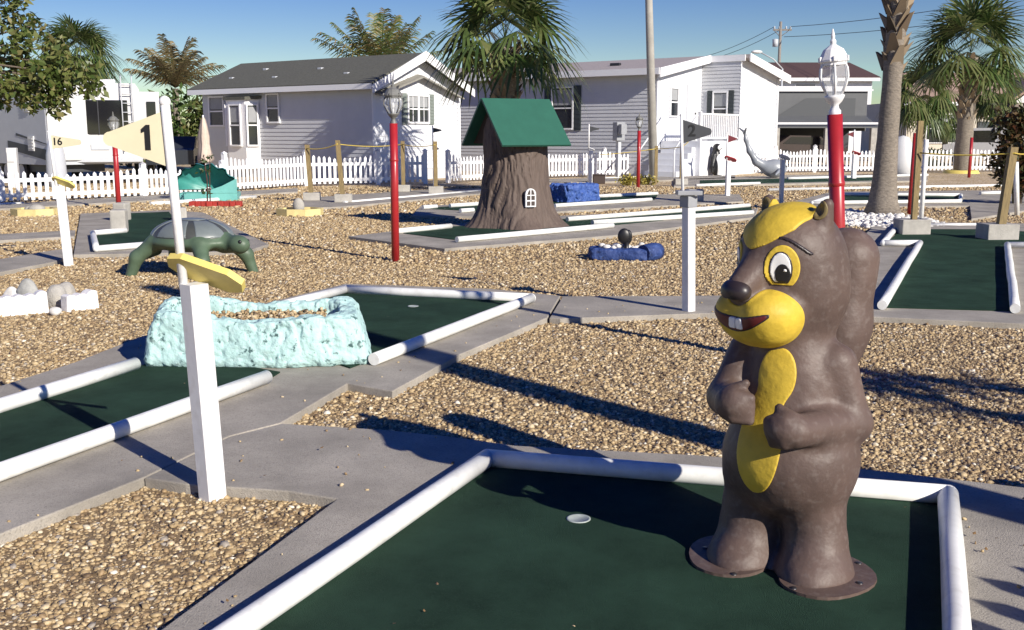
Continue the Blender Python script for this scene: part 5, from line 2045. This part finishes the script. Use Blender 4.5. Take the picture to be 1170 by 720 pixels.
fs = [(i * n + j, i * n + (j + 1) % n, (i + 1) * n + (j + 1) % n, (i + 1) * n + j) for i in range(len(prof) - 1) for j in range(n)]
m.add(vs, fs, True)
m.build('canopy', BEI, um)


def ring(px, w, d, label, stones):
    t = thing('edging_ring', G(*px), label, 'edging', 'yellow edging rings in the gravel')
    n = 8
    m = MB()
    po = [(w * math.cos(2 * PI * (j + .5) / n), d * math.sin(2 * PI * (j + .5) / n)) for j in range(n)]
    pi_ = [(x * .80, y * .80) for x, y in po]
    vs = [(x, y, -.02) for x, y in po] + [(x, y, .13) for x, y in po] + [(x, y, .13) for x, y in pi_] + [(x, y, -.02) for x, y in pi_]
    fs = []
    for k in range(3):
        fs += [(k * n + j, k * n + (j + 1) % n, (k + 1) * n + (j + 1) % n, (k + 1) * n + j) for j in range(n)]
    m.add(vs, fs)
    m.build('border', YELLOWB2, t)
    for (x, y, z, r_) in stones:
        MB().ball((x, y, z), r_, 12, 8).build('stone', CONC2, t)


YELLOWB2 = M('pale_yellow_paint', (.66, .55, .25), .6, var=.15, scale=9)
ring((41, 246), .43, .40, 'pale yellow octagon edging ring in the gravel by the left fence', [(.0, .05, .10, (.16, .14, .10)), (-.15, .1, .10, (.1, .1, .07))])
ring((343, 246), .44, .40, 'pale yellow octagon edging ring in the gravel before the left grey house', [(-.02, -.02, .17, (.11, .10, .15))])
# white scalloped edging with stones, left
RK = M('grey_rock', (.36, .36, .34), .85, var=.3, scale=6, bump=.5, bscale=15)
BRW = M('white_brick_paint', (.80, .78, .77), .7, var=.05, scale=8, bump=.3, bscale=25)


def scallop(label, A, B, h, n):
    a, b = G(*A), G(*B)
    L = np.linalg.norm(b - a)
    an = math.atan2(b[1] - a[1], b[0] - a[0])
    Rm = Matrix.Rotation(an, 3, 'Z')
    poly = [(-L / 2, -.02), (L / 2, -.02)]
    for i in range(n, 0, -1):
        for k in range(5):
            x = -L / 2 + L * (i - (k + .5) / 5) / n
            poly.append((x, h + .018 * math.sin(PI * (k + .5) / 5) + (.02 if i == n else 0)))
    m = MB().plate([Rm @ Vector((x, -.05, z)) for x, z in poly], Rm @ Vector((0, 1, 0)), .10)
    o = m.build('scalloped_edging', BRW)
    o.location = tuple((a + b) / 2)
    tag(o, label, 'edging', 'white scalloped edging pieces')


scallop('white scalloped edging piece cut off by the left picture edge', (-25, 364), (55, 357), .155, 6)
scallop('white scalloped edging piece with raised right end, right of the stones', (73, 357), (110, 352), .13, 3)
for (px, py, r_, lab, mt) in ((33, 352, (.088, .07, .155), 'tall rounded blue grey rock behind the white scalloped edging', RK),
                             (16, 352, (.075, .06, .115), 'white rounded rock left of the blue grey rock', WST),
                             (48, 351, (.07, .06, .09), 'small pale rock right of the blue grey rock', WST),
                             (66, 352, (.10, .08, .115), 'pale tan rock between the two white edging pieces', CONC2),
                             (76, 345, (.10, .09, .10), 'rough tan rock behind the right white edging piece', CONC2),
                             (65, 361, (.06, .05, .05), 'small broken stone lying in front of the edging gap', WST)):
    o = sdf_obj('garden_rock', lambda X, Y, Z, r_=r_: np.maximum(ell(X, Y, Z, (0, 0, r_[2] * .75), r_) + .05 * fbm(X + r_[0] * 50, Y, Z, 10, 2), -Z - .02), (-r_[0] - .05, -r_[1] - .05, -.03), (r_[0] + .05, r_[1] + .05, r_[2] * 1.75 + .05), .012, mt)
    o.location = tuple(G(px, py))
    tag(o, lab, 'rock', 'rocks inside the white edging')
# grey obstacle blocks on the L shaped green
for (A, sz, an, lab) in (((137, 266), (.22, .24, .34), 10, 'small grey concrete block standing at the bend of the L-shaped green'), ((140, 252), (.22, .22, .30), -6, 'small grey concrete block at the back edge of the L-shaped green'),
                         ((205, 252), (.24, .22, .22), 20, 'grey concrete block at the far corner of the L-shaped green'), ((793, 230), (.34, .30, .26), 10, 'grey concrete block behind the post with flag number 2')):
    o = MB().box((0, 0, sz[2] / 2), sz, R(an), bev=.025).build('concrete_block', CONC2)
    o.location = tuple(G(*A, ZC))
    tag(o, lab, 'block', 'concrete blocks on the greens')

# ------------------------------------------------------------------ unseen things right of the frame; pole and fence added for their shadows
wp = thing('shadow_pole', (3.98, 1.60, 0), 'unseen tall pole added outside the right edge for the shadow band crossing the gravel', 'pole')  # added pole in place of an unseen palm trunk, for its shadow band
MB().tube([(0, 0, -.1), (0, 0, 3), (0, 0, 5.7)], [.15, .14, .13], 18).build('shaft', M('pole_wood_brown', (.20, .15, .10), .85, var=.3), wp)
MB().lathe([(.13, 5.7), (.15, 5.72), (.0, 5.80)], n=16).build('cap', LGREY, wp)
fan_palm((5.75, 2.35, 0), 2.0, .10, .09, .8, 'young palm outside the right edge shading the gravel', 12, boot=None, dead=0, nseg=16, wid=.05)
P_ = lambda x, y, z: np.array(G(x, y, ZC))
tipA = G(1152, 632, ZC) + np.array([.616, -.788, 0]) * .9 / math.tan(SUN_EL)
tipB = G(1098, 684, ZC) + np.array([.616, -.788, 0]) * .9 / math.tan(SUN_EL)
dA = (tipB - tipA)
fence('unseen picket fence added outside the right edge for the pointed shadows on the concrete', [tuple(tipA[:2] - dA[:2] * 2.0), tuple(tipA[:2] + dA[:2] * 2.4)], h=.93, scallop=.0, span=9, pitch=.17, pw=.085)  # added fence, stands in for unseen palm fronds that throw finger shadows
